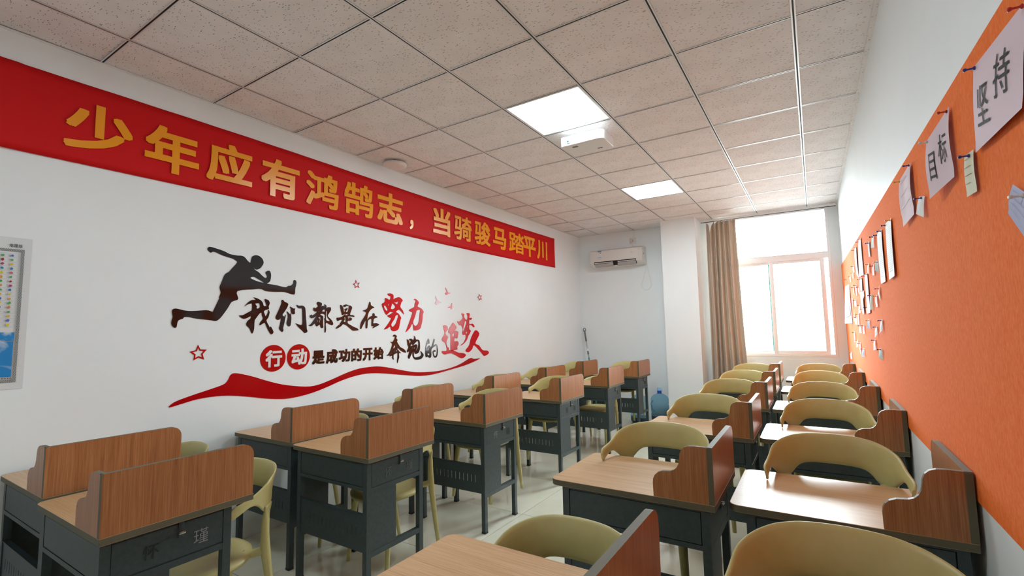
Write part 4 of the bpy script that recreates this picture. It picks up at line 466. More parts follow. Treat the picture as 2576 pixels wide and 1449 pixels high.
# ------------------------------------------------------------------ mop in the corner, water bottles
mp_ = empty('mop', (-2.99, 7.16, 0)); tag(mp_, 'grey and teal mop handle leaning into the far corner', 'mop')
top = Vector((-.325, .33, 1.385)); base = Vector((0, 0, .05)); ax = (top-base)
def seg_(name, a, c, r, m): bm = NB(); tube(bm, [base+ax*a, base+ax*c], r, 12); return obj(name, bm, m, parent=mp_)
seg_('socket_sleeve', .02, .64, .014, M_TEAL); seg_('pole', .60, .86, .0095, M_ALU); seg_('collar', .68, .72, .013, M_GREY); seg_('grip', .84, .975, .0135, M_GREY)
bm = NB(); c_ = base+ax*.985; tube(bm, [c_+Vector((.022*math.cos(a), 0, .03*math.sin(a))) for a in [k*math.pi/8 for k in range(17)]], .006, 8); obj('hanging_loop', bm, M_GREY, parent=mp_)
bm = NB(); box(bm, (-.16, -.05, .012), (.16, .05, .05), 0, .01); obj('mop_head', bm, M_TEAL, parent=mp_, angle=40)
bm = NB(); box(bm, (-.17, -.06, .0), (.17, .06, .014), 0, .004); obj('mop_pad', bm, M_PAPERW, parent=mp_)
def bottle(loc, label, lie=0):
    t = empty('water_bottle', loc); tag(t, label, 'water bottle', 'blue water-cooler bottles by the column')
    bm = NB(); pf = [(.01, .018), (.10, .0), (.125, .012), (.130, .03), (.130, .10), (.124, .112), (.124, .125), (.131, .137), (.131, .22), (.124, .232), (.124, .245), (.131, .257), (.130, .31), (.118, .345), (.085, .375), (.045, .392), (.030, .402), (.028, .44), (.030, .445), (.030, .455)]
    lathe(bm, pf, seg=36, cap=False); o = obj('body', bm, M_BOTTLE, parent=t)
    bm = NB(); lathe(bm, [(.032, .405), (.033, .43), (.031, .440)], seg=24); obj('neck_band', bm, M_CAP, parent=t, angle=40)
    bm = NB(); lathe(bm, [(.031, .440), (.031, .472), (.028, .484), (.004, .486)], seg=24); obj('cap', bm, mat('cap_clear', (.35, .6, .85), .2), parent=t, angle=40)
    bm = NB(); tube(bm, [(-.07, -.115, .30), (-.085, -.15, .26), (-.07, -.15, .18), (-.05, -.118, .15)], .011, 10); obj('handle', bm, M_BOTTLE, parent=t)
    bm = NB(); lathe(bm, [(.095, .004), (.12, .014), (.124, .06), (.122, .075)], seg=30); obj('base', bm, M_WATER, parent=t)
    return t
bottle((-2.035, 7.27, 0), 'blue clear water-cooler bottle beside the white column, its neck in full view')
bottle((-2.27, 7.03, 0), 'blue clear water-cooler bottle partly hidden behind the last desk')

# ------------------------------------------------------------------ orange felt board
bm = NB(); ys = [-1.9, 7.525]; 
def bx_(y, d): return wallx(y) - d
for k, (d0, d1) in enumerate([(0.0, .008)]):
    v = []
    for y, zb, zt in ((-1.9, .86, 1.99), (7.525, .86, 2.15)):
        for d in (d0, d1): v += [bm.verts.new((bx_(y, d), y, zb)), bm.verts.new((bx_(y, d), y, zt))]
    for q in ((0, 1, 5, 4), (2, 6, 7, 3), (1, 3, 7, 5), (0, 4, 6, 2), (0, 2, 3, 1), (4, 5, 7, 6)): bm.faces.new([v[i] for i in q])
bmesh.ops.recalc_face_normals(bm, faces=bm.faces[:])
tag(obj('pin_board', bm, M_BOARD), 'long bright orange felt pin board covering the wall beside the desks', 'pin board')

# ------------------------------------------------------------------ lettering helper (Blender's own font, traced into mesh)
def glyph_mesh(ch, off=0.0, depth=0.0006, res=3):
    cu = bpy.data.curves.new('g', 'FONT'); cu.body = ch; cu.extrude = depth; cu.resolution_u = res
    o = bpy.data.objects.new('g', cu); C.objects.link(o)
    dg = bpy.context.evaluated_depsgraph_get(); me = bpy.data.meshes.new_from_object(o.evaluated_get(dg))
    bpy.data.objects.remove(o); bpy.data.curves.remove(cu)
    me.materials.clear()
    if off > 0:                                       # bold: the thin strokes swept by a small square
        bm = bmesh.new(); bm.from_mesh(me); src = bm.copy()
        for k, (a, c) in enumerate(((1, 1), (1, -1), (-1, 1), (-1, -1), (1, 0), (-1, 0), (0, 1), (0, -1))):
            t = src.copy(); bmesh.ops.translate(t, vec=(a*off, c*off, -.02*depth*(k+1)), verts=t.verts[:]); merge(bm, t)
        src.free(); bm.to_mesh(me); bm.free()
    return me
def place_glyph(me, y0, y1, z0, z1, x, sgn=1, shear=0.0):
    """fit the glyph's own box to y0..y1 / z0..z1 on a plane of constant x; sgn 1 faces +x"""
    xs = [v.co.x for v in me.vertices]; yy = [v.co.y for v in me.vertices]
    a, c, d, e = min(xs), max(xs), min(yy), max(yy)
    for v in me.vertices:
        u = (v.co.x-a)/(c-a); w = (v.co.y-d)/(e-d); zz = v.co.z
        v.co = (x + sgn*zz, (y0 + (y1-y0)*u) if sgn > 0 else (y1 - (y1-y0)*u), z0 + (z1-z0)*w + shear*(u-.5))
    return me

# ------------------------------------------------------------------ red banner
bn = empty('banner', (WLX, .4, 2.575)); tag(bn, 'long red cloth banner with golden-yellow characters high on the white wall', 'banner')
def mk_banner():
    bm = NB(); n = 240; rows = 10; g = []
    for i in range(n+1):
        u = i/n; y = .30 + (6.60-.30)*u; row = []
        for k in range(rows+1):
            v = k/rows
            wv = .0035*math.sin(y*2.3+v*3) + .002*math.sin(y*17+v*9)*v
            if y < .62: wv += .010*math.sin(y*60+v*5)*(.62-y)/.3
            row.append(bm.verts.new((.009+abs(wv) if y < .62 else .006+wv*.6, y-.4, (-.231+.008*math.sin(y*1.1)*.5) + (.462)*v + (.006*math.sin(y*.9)))))
        g.append(row)
    for i in range(n):
        for k in range(rows): bm.faces.new((g[i][k], g[i+1][k], g[i+1][k+1], g[i][k+1])).smooth = True
    o = obj('cloth', bm, M_BANNER, parent=bn); md = o.modifiers.new('t', 'SOLIDIFY'); md.thickness = .001; md.offset = -1; return o
mk_banner()
for ch, y0, y1, z0, z1 in GLYPHS[:15]:
    me = glyph_mesh(ch, {'，': .018, '踏': .018, '骑': .022, '骏': .024, '鸿': .024, '鹄': .022}.get(ch, .030), .0008, 4); place_glyph(me, y0-.4, y1-.4, z0-2.575, z1-2.575, .0115)
    if ch == '，':
        pass
    obj('character', me, M_GOLD, parent=bn)

# ------------------------------------------------------------------ acrylic wall pieces
def acrylic(name, loops, m, label, cat, group=None, smooth=3, th=.003, x=WLX, split=False):
    cy = sum(p[0] for p in loops[0])/len(loops[0]); cz = sum(p[1] for p in loops[0])/len(loops[0])
    if name == 'brush_character' and split:            # two overlapping strokes, cut and glued side by side
        bmj = bmesh.new()
        for part in (loops[:1], loops[1:]):
            t = acrylic('brush_stroke', part, m, None, None, None, smooth, th, x); me = t.data
            for v in me.vertices: v.co += t.location - Vector((x, cy, cz))
            bmj.from_mesh(me); bpy.data.objects.remove(t)
        ob = obj(name, bmj, m); ob.location = (x, cy, cz); return tag(ob, label, cat, group)
    cu = bpy.data.curves.new('a', 'CURVE'); cu.dimensions = '2D'; cu.fill_mode = 'BOTH'; cu.extrude = th/2
    for L in loops:
        P2 = catmull(L, smooth) if smooth > 1 else [Vector(p) for p in L]
        s = cu.splines.new('POLY'); s.points.add(len(P2)-1); s.use_cyclic_u = True
        for q, p in zip(s.points, P2): q.co = (p[0]-cy, p[1]-cz, 0, 1)
    o = bpy.data.objects.new('a', cu); C.objects.link(o)
    dg = bpy.context.evaluated_depsgraph_get(); me = bpy.data.meshes.new_from_object(o.evaluated_get(dg))
    bpy.data.objects.remove(o); bpy.data.curves.remove(cu)
    for v in me.vertices: v.co = (v.co.z + th/2 + .0004, v.co.x, v.co.y)
    me.materials.clear(); ob = obj(name, me, m); ob.location = (x, cy, cz)
    return tag(ob, label, cat, group)
MM = {'k': M_BLK, 'r': M_RED, 'd': M_DRED, 's': M_DRED}
INFO = {
 'runner': ('runner_cutout', 'glossy black cut-out of a leaping runner on the white wall', 'wall decoration', None),
 'swoosh': ('ribbon_cutout', 'long dark red wavy ribbon cut-out under the wall lettering', 'wall decoration', None),
 'star_a': ('star_cutout', 'largest red outlined star, below the runner cut-out', 'star', 'red outlined stars on the wall'),
 'star_b': ('star_cutout', 'small red outlined star above the row of black brush characters', 'star', 'red outlined stars on the wall'),
 'star_c': ('star_cutout', 'tiny red outlined star next to the little birds, nearest the far corner', 'star', 'red outlined stars on the wall'),
 'bird_a': ('bird_cutout', 'red bird cut-out, topmost of the three little birds', 'bird cutout', 'small bird cut-outs'),
 'bird_b': ('bird_cutout', 'pale shiny bird cut-out among the three little birds', 'bird cutout', 'small bird cut-outs'),
 'bird_c': ('bird_cutout', 'red bird cut-out, lowest of the three, flying the other way', 'bird cutout', 'small bird cut-outs')}
G1 = 'brush characters on the white wall'
for k, w_ in (('wo', 'black brush character 我, first of the upper line under the runner'), ('men', 'black brush character 们, second of the upper line'), ('dou', 'black brush character 都, third of the upper line'),
              ('shi', 'black brush character 是, fourth of the upper line'), ('zai', 'thin dark brush character 在 just before the red characters'), ('nu', 'red brush character 努 in the upper line'),
              ('li', 'red brush character 力 ending the upper line'), ('ben', 'dark brush character 奔, first of the lower brush line'), ('pao', 'dark brush character 跑 in the lower brush line'),
              ('de', 'dark brush character 的 just before the pinkish red character'), ('zhui', 'pinkish red brush character 追 with pale reflections'), ('meng', 'red brush character 梦 above its neighbours'), ('ren', 'large red brush character 人 at the end of the lettering')):
    INFO[k] = ('brush_character', w_, 'wall lettering', G1)
for k, (c_, loops) in DECALS.items():
    nm, lb, ct_, gr = INFO[k]
    acrylic(nm, loops, M_PINK if k == 'bird_b' else MM[c_], lb, ct_, gr, 1 if k.startswith('star') else 3, split=(k == 'zhui'))
# red discs with white characters, and the black block lettering
for k, (cy, cz, r, gi, nm) in enumerate(((2.027, 1.2135, .0975, 15, 'first'), (2.232, 1.2122, .0965, 16, 'second'))):
    t = empty('red_disc', (WLX, cy, cz)); tag(t, ('round red disc with white character 行' if k == 0 else 'round red disc with white character 动, next to the black block lettering'), 'wall decoration', 'red discs with white characters')
    bm = NB(); lathe(bm, [(r, 0), (r, .003)], seg=64); bmesh.ops.rotate(bm, verts=bm.verts[:], matrix=Matrix.Rotation(math.radians(90), 3, 'Y')); obj('disc', bm, M_DRED, parent=t, angle=40)
    ch, y0, y1, z0, z1 = GLYPHS[gi]; me = glyph_mesh(ch, .034, .001, 3); place_glyph(me, y0-cy, y1-cy, z0-cz, z1-cz, .0045, shear=.002); obj('character', me, M_WHITE, parent=t)
for gi, w_ in zip(range(17, 23), ('是, right after the red discs', '成, second of the block line', '功, third of the block line', '的, fourth of the block line', '开, fifth of the block line', '始, last of the block line')):
    ch, y0, y1, z0, z1 = GLYPHS[gi]; me = glyph_mesh(ch, .042, .0015, 3); cy, cz = (y0+y1)/2, (z0+z1)/2
    place_glyph(me, y0-cy, y1-cy, z0-cz, z1-cz, .002); o = obj('block_character', me, M_BLK); o.location = (WLX, cy, cz)
    tag(o, 'small bold black character ' + w_ , 'wall lettering', 'small block characters on the white wall')

# ------------------------------------------------------------------ wall map (only its edge is in view)
mpx = empty('wall_map', (WLX, .10, 1.52)); tag(mpx, 'glossy printed geography map sheet on the white wall, cut by the picture edge', 'map')
bm = NB()
for i in range(12):
    pass
yl, yr, zb_, zt_ = -.62, .615, -.378, .381
n = 24; g = []
for i in range(n+1):
    y = yl + (yr-yl)*i/n; g.append([bm.verts.new((.003 + .0015*math.sin(i*1.3), y, z)) for z in (zb_, zt_)])
for i in range(n): bm.faces.new((g[i][0], g[i+1][0], g[i+1][1], g[i][1])).smooth = True
obj('sheet', bm, M_SHEET, parent=mpx)
def patch(bm, y0, y1, z0, z1, x, mi=0):
    v = [bm.verts.new(p) for p in ((x, y0, z0), (x, y1, z0), (x, y1, z1), (x, y0, z1))]; bm.faces.new(v).material_index = mi
PX = .0055
bm = NB()                                   # decorated border, checkered grey
fr_y, fr_zb, fr_zt = .588, -.343, .322
bw = .012
patch(bm, fr_y-bw, fr_y, fr_zb, fr_zt, PX); patch(bm, -.6, fr_y-bw, fr_zt-bw, fr_zt, PX); patch(bm, -.6, fr_y-bw, fr_zb, fr_zb+bw, PX)
m_ = mat('map_border', (.3, .32, .32), .4); ck = nd(m_, 'ShaderNodeTexChecker', Scale=260.0); tc_ = nd(m_, 'ShaderNodeTexCoord'); lk(m_, tc_, 'Object', ck, 'Vector')
ck.inputs['Color1'].default_value = (.12, .13, .13, 1); ck.inputs['Color2'].default_value = (.42, .46, .46, 1); lk(m_, ck, 'Color', m_.node_tree.nodes['Principled BSDF'], 'Base Color')
obj('printed_border', bm, m_, parent=mpx)
bm = NB(); patch(bm, -.6, .572, -.139, -.097, PX); patch(bm, -.6, .570, -.316, -.142, PX)
m_ = mat('map_sea', (.01, .22, .62), .35); nz_ = nd(m_, 'ShaderNodeTexNoise', Scale=9.0, Detail=6.0, Distortion=.8); tc_ = nd(m_, 'ShaderNodeTexCoord'); lk(m_, tc_, 'Object', nz_, 'Vector')
cr_ = nd(m_, 'ShaderNodeValToRGB'); e_ = cr_.color_ramp.elements; e_[0].position = .52; e_[0].color = (.012, .25, .62, 1); e_[1].position = .62; e_[1].color = (.45, .60, .75, 1); lk(m_, nz_, 'Fac', cr_, 'Fac'); lk(m_, cr_, 'Color', m_.node_tree.nodes['Principled BSDF'], 'Base Color')
obj('printed_sea_map', bm, m_, parent=mpx)
bm = NB(); cols = [(.08, .15, .5), (.05, .4, .12), (.75, .55, .03), (.04, .22, .5), (.55, .15, .25), (.1, .42, .15), (.4, .02, .04), (.4, .05, .15), (.02, .22, .5), (.7, .6, .02), (.75, .35, .1), (.08, .4, .08), (.65, .25, .12), (.15, .4, .2), (.75, .45, .05), (.1, .15, .6), (.75, .65, .02)]
rnd = random.Random(3)
for r_ in range(17):
    z = .288 - r_*.0217
    for c in range(14):
        yc = .557 - c*.0335
        k = (r_+c*5) % len(cols); h_ = .0052+.002*rnd.random(); w_ = .0048+.002*rnd.random()
        v = [bm.verts.new((PX+.0002, yc-.012+w_*math.cos(a)*(.7+.5*rnd.random()), z+h_*math.sin(a)*(.7+.5*rnd.random()))) for a in [q*math.pi/4 for q in range(8)]]
        bm.faces.new(v).material_index = k
obj('printed_legend', bm, [mat('legend_ink', c, .4) for c in cols], parent=mpx)
bm = NB()
for r_ in range(18):
    z = .299 - r_*.0217; patch(bm, -.6, .5745, z, z+.0007, PX+.0001)
for c in range(14): y = .5375 - c*.0335; patch(bm, y, y+.0005, -.07, .299, PX+.0001)
for r_ in range(17):
    for c in range(14):
        for q in range(3): patch(bm, .5625-c*.0335, .5715-c*.0335, .292-r_*.0217-q*.0045, .2927-r_*.0217-q*.0045, PX+.0001)
obj('printed_lines', bm, mat('map_line', (.38, .42, .45), .5), parent=mpx)
for k, ch in enumerate('地理版'):
    me = glyph_mesh(ch, .008, .0002, 2); place_glyph(me, .532+k*.0165, .5455+k*.0165, .331, .348, PX+.0004); obj('title_character', me, M_INK, parent=mpx)
for k, ch in enumerate('南海诸岛'):
    me = glyph_mesh(ch, .004, .0002, 2); place_glyph(me, .536+k*.0095, .5438+k*.0095, -.328, -.3195, PX+.0004); obj('title_character', me, M_INK, parent=mpx)

# ------------------------------------------------------------------ notes on the board
PM = {'s': M_PAPERW, 'A': M_PAPERW, 'p': M_PAPERP, 'big1': M_PAPERP, 'big2': M_PAPERP, 'big3': M_PAPERP, 'g': M_PAPERG, 'br': M_PAPERBR, 'b': M_PAPERB, 'y': M_PAPERY, 't': M_PAPERT, 'gw': M_PAPERT, 'cal': M_PAPERW, 'dr': M_PAPERR}
pin_me = None
def pin(parent, p, k):
    global pin_me
    if pin_me is None:
        bm = NB(); lathe(bm, [(.0035, 0), (.0035, .0015), (.0018, .003), (.0015, .010), (.0030, .012), (.0032, .0145), (.0018, .016)], seg=12)
        bmesh.ops.rotate(bm, verts=bm.verts[:], matrix=Matrix.Rotation(math.radians(-90), 3, 'Y')); bmesh.ops.scale(bm, vec=(1.35, 1.35, 1.35), verts=bm.verts[:])
        me = bpy.data.meshes.new('pin'); bm.to_mesh(me); bm.free(); me.materials.append(M_PIN['b']); pin_me = me
    o = bpy.data.objects.new('pin', pin_me); C.objects.link(o); o.parent = parent; o.location = p
    if k != 'b': o.material_slots[0].link = 'OBJECT'; o.material_slots[0].material = M_PIN[k]
NL = NOTE_LABELS
pr_ = random.Random(11)
for i, (k, q) in enumerate(NOTES):
    q = [Vector(v) for v in q]; q = [Vector((min(v.x, wallx(v.y)-.0135), v.y, v.z)) for v in q]
    if k == 'big1': q[1] = q[0] + (q[1]-q[0])*1.12; q[2] = q[3] + (q[2]-q[3])*1.15; q[1].x = wallx(q[1].y)-.0135; q[2].x = wallx(q[2].y)-.02
    c = (q[0]+q[1])/2; bm = NB(); n = 8; g = []
    bulge = .012 if k.startswith('big') else .005
    for a in range(n+1):
        s_ = a/n; row = []
        for d in range(n+1):
            t_ = d/n; p = q[0].lerp(q[1], s_).lerp(q[3].lerp(q[2], s_), t_)
            p.x -= bulge*(math.sin(math.pi*min(1, t_*1.15))*.6*(.4+.6*abs(math.sin(s_*3.0+i))) + .35*t_*t_)
            row.append(bm.verts.new(p-c))
        g.append(row)
    for a in range(n):
        for d in range(n): bm.faces.new((g[a][d], g[a][d+1], g[a+1][d+1], g[a+1][d])).smooth = True
    t = empty('pinned_calendar' if k == 'cal' else 'pinned_note' if k not in ('A', 'p', 'big1', 'big2', 'big3') else 'pinned_paper', c)
    tag(t, NL[i], 'calendar' if k == 'cal' else 'note' if k not in ('A', 'p', 'big1', 'big2', 'big3') else 'paper', 'papers pinned on the orange board')
    sh = obj('sheet', bm, PM[k], parent=t)
    def onp(s_, t_, d=.001):
        p = q[0].lerp(q[1], s_).lerp(q[3].lerp(q[2], s_), t_) - c
        p.x -= bulge*(math.sin(math.pi*min(1, t_*1.15))*.6*(.4+.6*abs(math.sin(s_*3.0+i))) + .35*t_*t_) + d; return p
    cols = {'big1': 'br', 'big2': 'wr', 'big3': 'yb', 'A': 'bb' if i == 7 else 'by', 'p': 'rw'}.get(k)
    if cols: pin(t, onp(.05, .03), cols[0]); pin(t, onp(.93, .03), cols[1])
    elif k != 'cal': pin(t, onp(.6, .08), pr_.choice('bbkrwy') if i > 5 else {3: 'b', 4: 'b', 5: 'w'}[i])
    else:
        bm = NB(); a_, b_ = onp(.1, .02), onp(.9, .02); mdp = (a_+b_)/2 + Vector((0, 0, .07)); tube(bm, [a_, mdp, b_], .0012, 6); obj('string', bm, M_INKG, parent=t); pin(t, mdp, 'k')
        bm = NB(); vv = [bm.verts.new(onp(s_, t_, .003)) for s_, t_ in ((.1, .62), (.9, .52), (.9, .80), (.1, .86))]; bm.faces.new(vv); obj('printed_picture', bm, M_PAPERG, parent=t)
    txt = {'big1': '坚持', 'big2': '目标'}.get(k)
    if txt:
        for j, ch in enumerate(txt):
            me = glyph_mesh(ch, .0, .0001, 2)
            xs = [v.co.x for v in me.vertices]; ys_ = [v.co.y for v in me.vertices]; a_, c_, d_, e_ = min(xs), max(xs), min(ys_), max(ys_)
            u0, u1 = ((.12, .40), (.52, .80))[j] if k == 'big1' else ((.16, .42), (.56, .86))[j]
            for v in me.vertices:
                u = (v.co.x-a_)/(c_-a_); w = (v.co.y-d_)/(e_-d_)
                v.co = onp(u0+(u1-u0)*u, .75-.45*w-.10*j+.06*u, .0016)
            obj('handwriting', me, M_INK, parent=t)
    elif k == 'A' or k in ('y', 'big3', 'b'):
        bm = NB(); nl = {'A': 22, 'y': 4, 'big3': 3, 'b': 4}[k]
        for r_ in range(nl):
            tt = .12 + .78*r_/nl; s1_ = .12; s2_ = .88 if k == 'A' else .5 + .35*pr_.random(); hh = .008 if k == 'A' else .012
            vv = [bm.verts.new(onp(a_, b_, .0015)) for a_, b_ in ((s1_, tt), (s2_, tt), (s2_, tt+hh), (s1_, tt+hh))]; bm.faces.new(vv)
        obj('handwriting', bm, M_INKG if k != 'y' else M_PAPERR, parent=t)

# ------------------------------------------------------------------ desks
DW, DD, DH = .67, .50, .74
def make_desk():
    """origin on the floor under the middle of the top; screens on the +x side and the -y (outer) edge"""
    t = empty('school_desk'); hx, hy = DW/2, DD/2
    r = .035; bm = NB()
    pts = [(hx, -hy), (hx, hy)] + arc(-hx+r, hy-r, r, 90, 180, 6) + arc(-hx+r, -hy+r, r, 180, 270, 6)
    prism(bm, pts, 'z', DH-.025, DH, 1, 0); o = obj('desktop', bm, [M_TOP, M_BAND], parent=t)
    md = o.modifiers.new('b', 'BEVEL'); md.width = .0015; md.segments = 1; md.limit_method = 'ANGLE'
    # side screen
    bm = NB(); H = .203; rr_ = .045
    prism(bm, [(-hy, DH), (hy-.004, DH), (hy-.004, DH+H-rr_)] + arc(hy-.004-rr_, DH+H-rr_, rr_, 0, 90, 6)[1:] + [(-hy+.004, DH+H), (-hy, DH+H-.004)], 'x', hx-.020, hx, 1, 0)
    obj('side_screen', bm, [M_PAN, M_BAND], parent=t)
    # stepped front screen
    S = [(.0, 0), (-.001, .050), (.001, .066), (.007, .079), (.018, .090), (.036, .098), (.066, .1015), (.080, .107), (.092, .119), (.099, .134), (.102, .150), (.104, .168), (.110, .184), (.121, .195), (.138, .2015), (.160, .203), (.200, .203), (.200, 0)]
    x0 = hx - .020 - .200
    bm = NB(); prism(bm, [(x0+a, DH+z) for a, z in S][::-1], 'y', -hy, -hy+.016, 1, 0); obj('front_screen', bm, [M_PAN, M_BAND], parent=t)
    # steel frame
    L, Rr, yn, yf = -hx+.055, hx-.022, -hy+.010, -hy+.425; q = .03
    for x in (L, Rr-q):
        for y in (yn, yf-q):
            bm = NB(); box(bm, (x, y, .012), (x+q, y+q, DH-.026)); lg = obj('leg', bm, M_METAL, parent=t)
            bm = NB(); box(bm, (x-.001, y-.001, 0), (x+q+.001, y+q+.001, .013)); obj('foot', bm, M_FOOT, parent=lg)
    # drawer box
    zt, zb = DH-.026, .572; bm = NB()
    box(bm, (L+q, yn+.012, zb), (Rr-q, yn+.016, zt)); box(bm, (L+.004, yn+q, zb), (L+.008, yf-q, zt)); box(bm, (Rr-.008, yn+q, zb), (Rr-.004, yf-q, zt))
    box(bm, (L+q, yf-.008, zb+.05), (Rr-q, yf-.004, zt)); box(bm, (L+.004, yn+.004, zb), (Rr-.004, yf-.004, zb+.004))
    box(bm, (L+q-.002, yn, zb-.002), (Rr-q+.002, yn+.02, zb+.016)); box(bm, (L+q-.002, yn, zt-.008), (Rr-q+.002, yn+.02, zt))
    obj('drawer_box', bm, M_METAL, parent=t)
    bm = NB(); box(bm, (L+q+.003, yn+.0012, zb+.0185), (Rr-q-.003, yn+.0055, zt-.0105), 0, .0012); obj('front_plate', bm, M_METAL, parent=t)
    # side doors and rails
    for sx, xo in ((1, Rr), (-1, L)):
        def X(a, c): return (xo-sx*a, xo-sx*c) if sx < 0 else (xo-c, xo-a)
        bm = NB(); xa, xb = sorted((xo-sx*.001, xo-sx*.005)); box(bm, (xa, yn+q+.002, .585), (xb, yf-q-.002, zt-.012), 0, .0012); d_ = obj('side_door' if sx > 0 else 'side_plate', bm, M_METAL, parent=t)
        bm = NB(); xa, xb = sorted((xo-sx*.0005, xo-sx*q)); box(bm, (xa, yn+q, .556), (xb, yf-q, .580)); obj('side_rail', bm, M_METAL, parent=t)
        bm = NB(); box(bm, (xa, yn+q, .235), (xb, yf-q, .262)); obj('lower_rail', bm, M_METAL, parent=t)
        bm = NB(); xa, xb = sorted((xo-sx*.003, xo-sx*.007)); box(bm, (xa, yn+q, .262), (xb, yn+.205, .556)); obj('side_panel', bm, M_METAL, parent=t)
        if sx > 0:
            bm = NB(); box(bm, (xo-.001, -hy+.238, .655), (xo+.003, -hy+.256, .712), 0, .001); box(bm, (xo-.001, -hy+.236, .668), (xo+.012, -hy+.258, .677), 1, .002); obj('latch', bm, [M_METAL, M_CHROME], parent=t, angle=30)
    # slotted front panel
    bm = NB(); za, zc = .262, .448; ya, yb = yn+.004, yn+.008; x_, y_ = L+q, Rr-q; sz0, sz1 = .332, .380
    box(bm, (x_, ya, za), (y_, yb, sz0)); box(bm, (x_, ya, sz1), (y_, yb, zc)); box(bm, (x_, yn+.001, zc-.004), (y_, yn+.024, zc))
    xs = [x_] ; k0 = x_+.055; n = 13; st = (y_-x_-.11)/(n-1)
    edges = [(k0+st*i-.0025, k0+st*i+.0025) for i in range(n)]; cur = x_
    for a, c in edges: box(bm, (cur, ya, sz0), (a, yb, sz1)); cur = c
    box(bm, (cur, ya, sz0), (y_, yb, sz1)); obj('slotted_panel', bm, M_METAL, parent=t)
    return t
desk0 = make_desk()
DESKS = [ # right edge x, near edge y, label
 (-1.985, .620, 'A'), (-1.975, 1.705, 'B'), (-1.965, 2.720, 'C'), (-1.965, 3.885, 'D'), (-1.978, 5.095, 'E'), (-2.0, 6.235, 'F'),
 (-2.690, .650, 'a'), (-2.680, 1.735, 'b'), (-2.665, 2.730, 'c'), (-2.66, 3.83, 'd'), (-2.660, 4.90, 'e'), (-2.680, 5.99, 'f'),
 (-.360, .730, 'G'), (-.345, 1.875, 'H'), (-.335, 3.065, 'I'), (-.342, 4.20, 'J'), (-.350, 5.20, 'K'), (-.366, 6.25, 'L'),
 (.362, .770, 'M'), (.362, 1.925, 'N'), (.358, 3.10, 'O'), (.350, 4.195, 'P'), (.347, 5.33, 'Q'), (.341, 6.42, 'R')]
GD = {'A': 'ABCDEF', 'a': 'abcdef', 'G': 'GHIJKL', 'M': 'MNOPQR'}
desk_of = {}
for k, (xr_, y, id_) in enumerate(DESKS):
    d = desk0 if k == 0 else dup(desk0)
    hw = DW/2
    d.location = (xr_-DW/2, y+DD/2, 0); desk_of[id_] = d
    tag(d, DESK_LABELS[id_], 'desk', 'school desks with low screens standing in rows')
# stencilled characters on the aisle doors
GC = {}
def door_char(d, ch, y0, y1, z0, z1, m):
    key = ch
    if key not in GC:
        me = glyph_mesh(ch, .0, .0001, 2); place_glyph(me, y0, y1, z0, z1, DW/2-.022+.0004); GC[key] = me
    me = GC[key].copy(); me.materials.append(m)
    door = [c for c in d.children if c.name.startswith('side_door')][0]
    o = bpy.data.objects.new('stencil_character', me); C.objects.link(o); o.parent = door
M_STL = mat('stencil_light', (.22, .24, .25), .5); M_STM = mat('stencil_mid', (.09, .11, .12), .5)
for id_, c1, c2, m1, m2 in (('A', '怀', '瑾', M_DARK, M_STL), ('B', '怀', '瑾', M_STM, M_STM), ('C', '怀', '瑜', M_STL, M_DARK), ('D', '握', '瑜', M_DARK, M_DARK), ('E', '握', '瑜', M_STM, M_DARK), ('F', '握', '瑜', M_STM, M_DARK)):
    door_char(desk_of[id_], c1, -DD/2+.130, -DD/2+.178, .613, .663, m1); door_char(desk_of[id_], c2, -DD/2+.290, -DD/2+.340, .610, .662, m2)

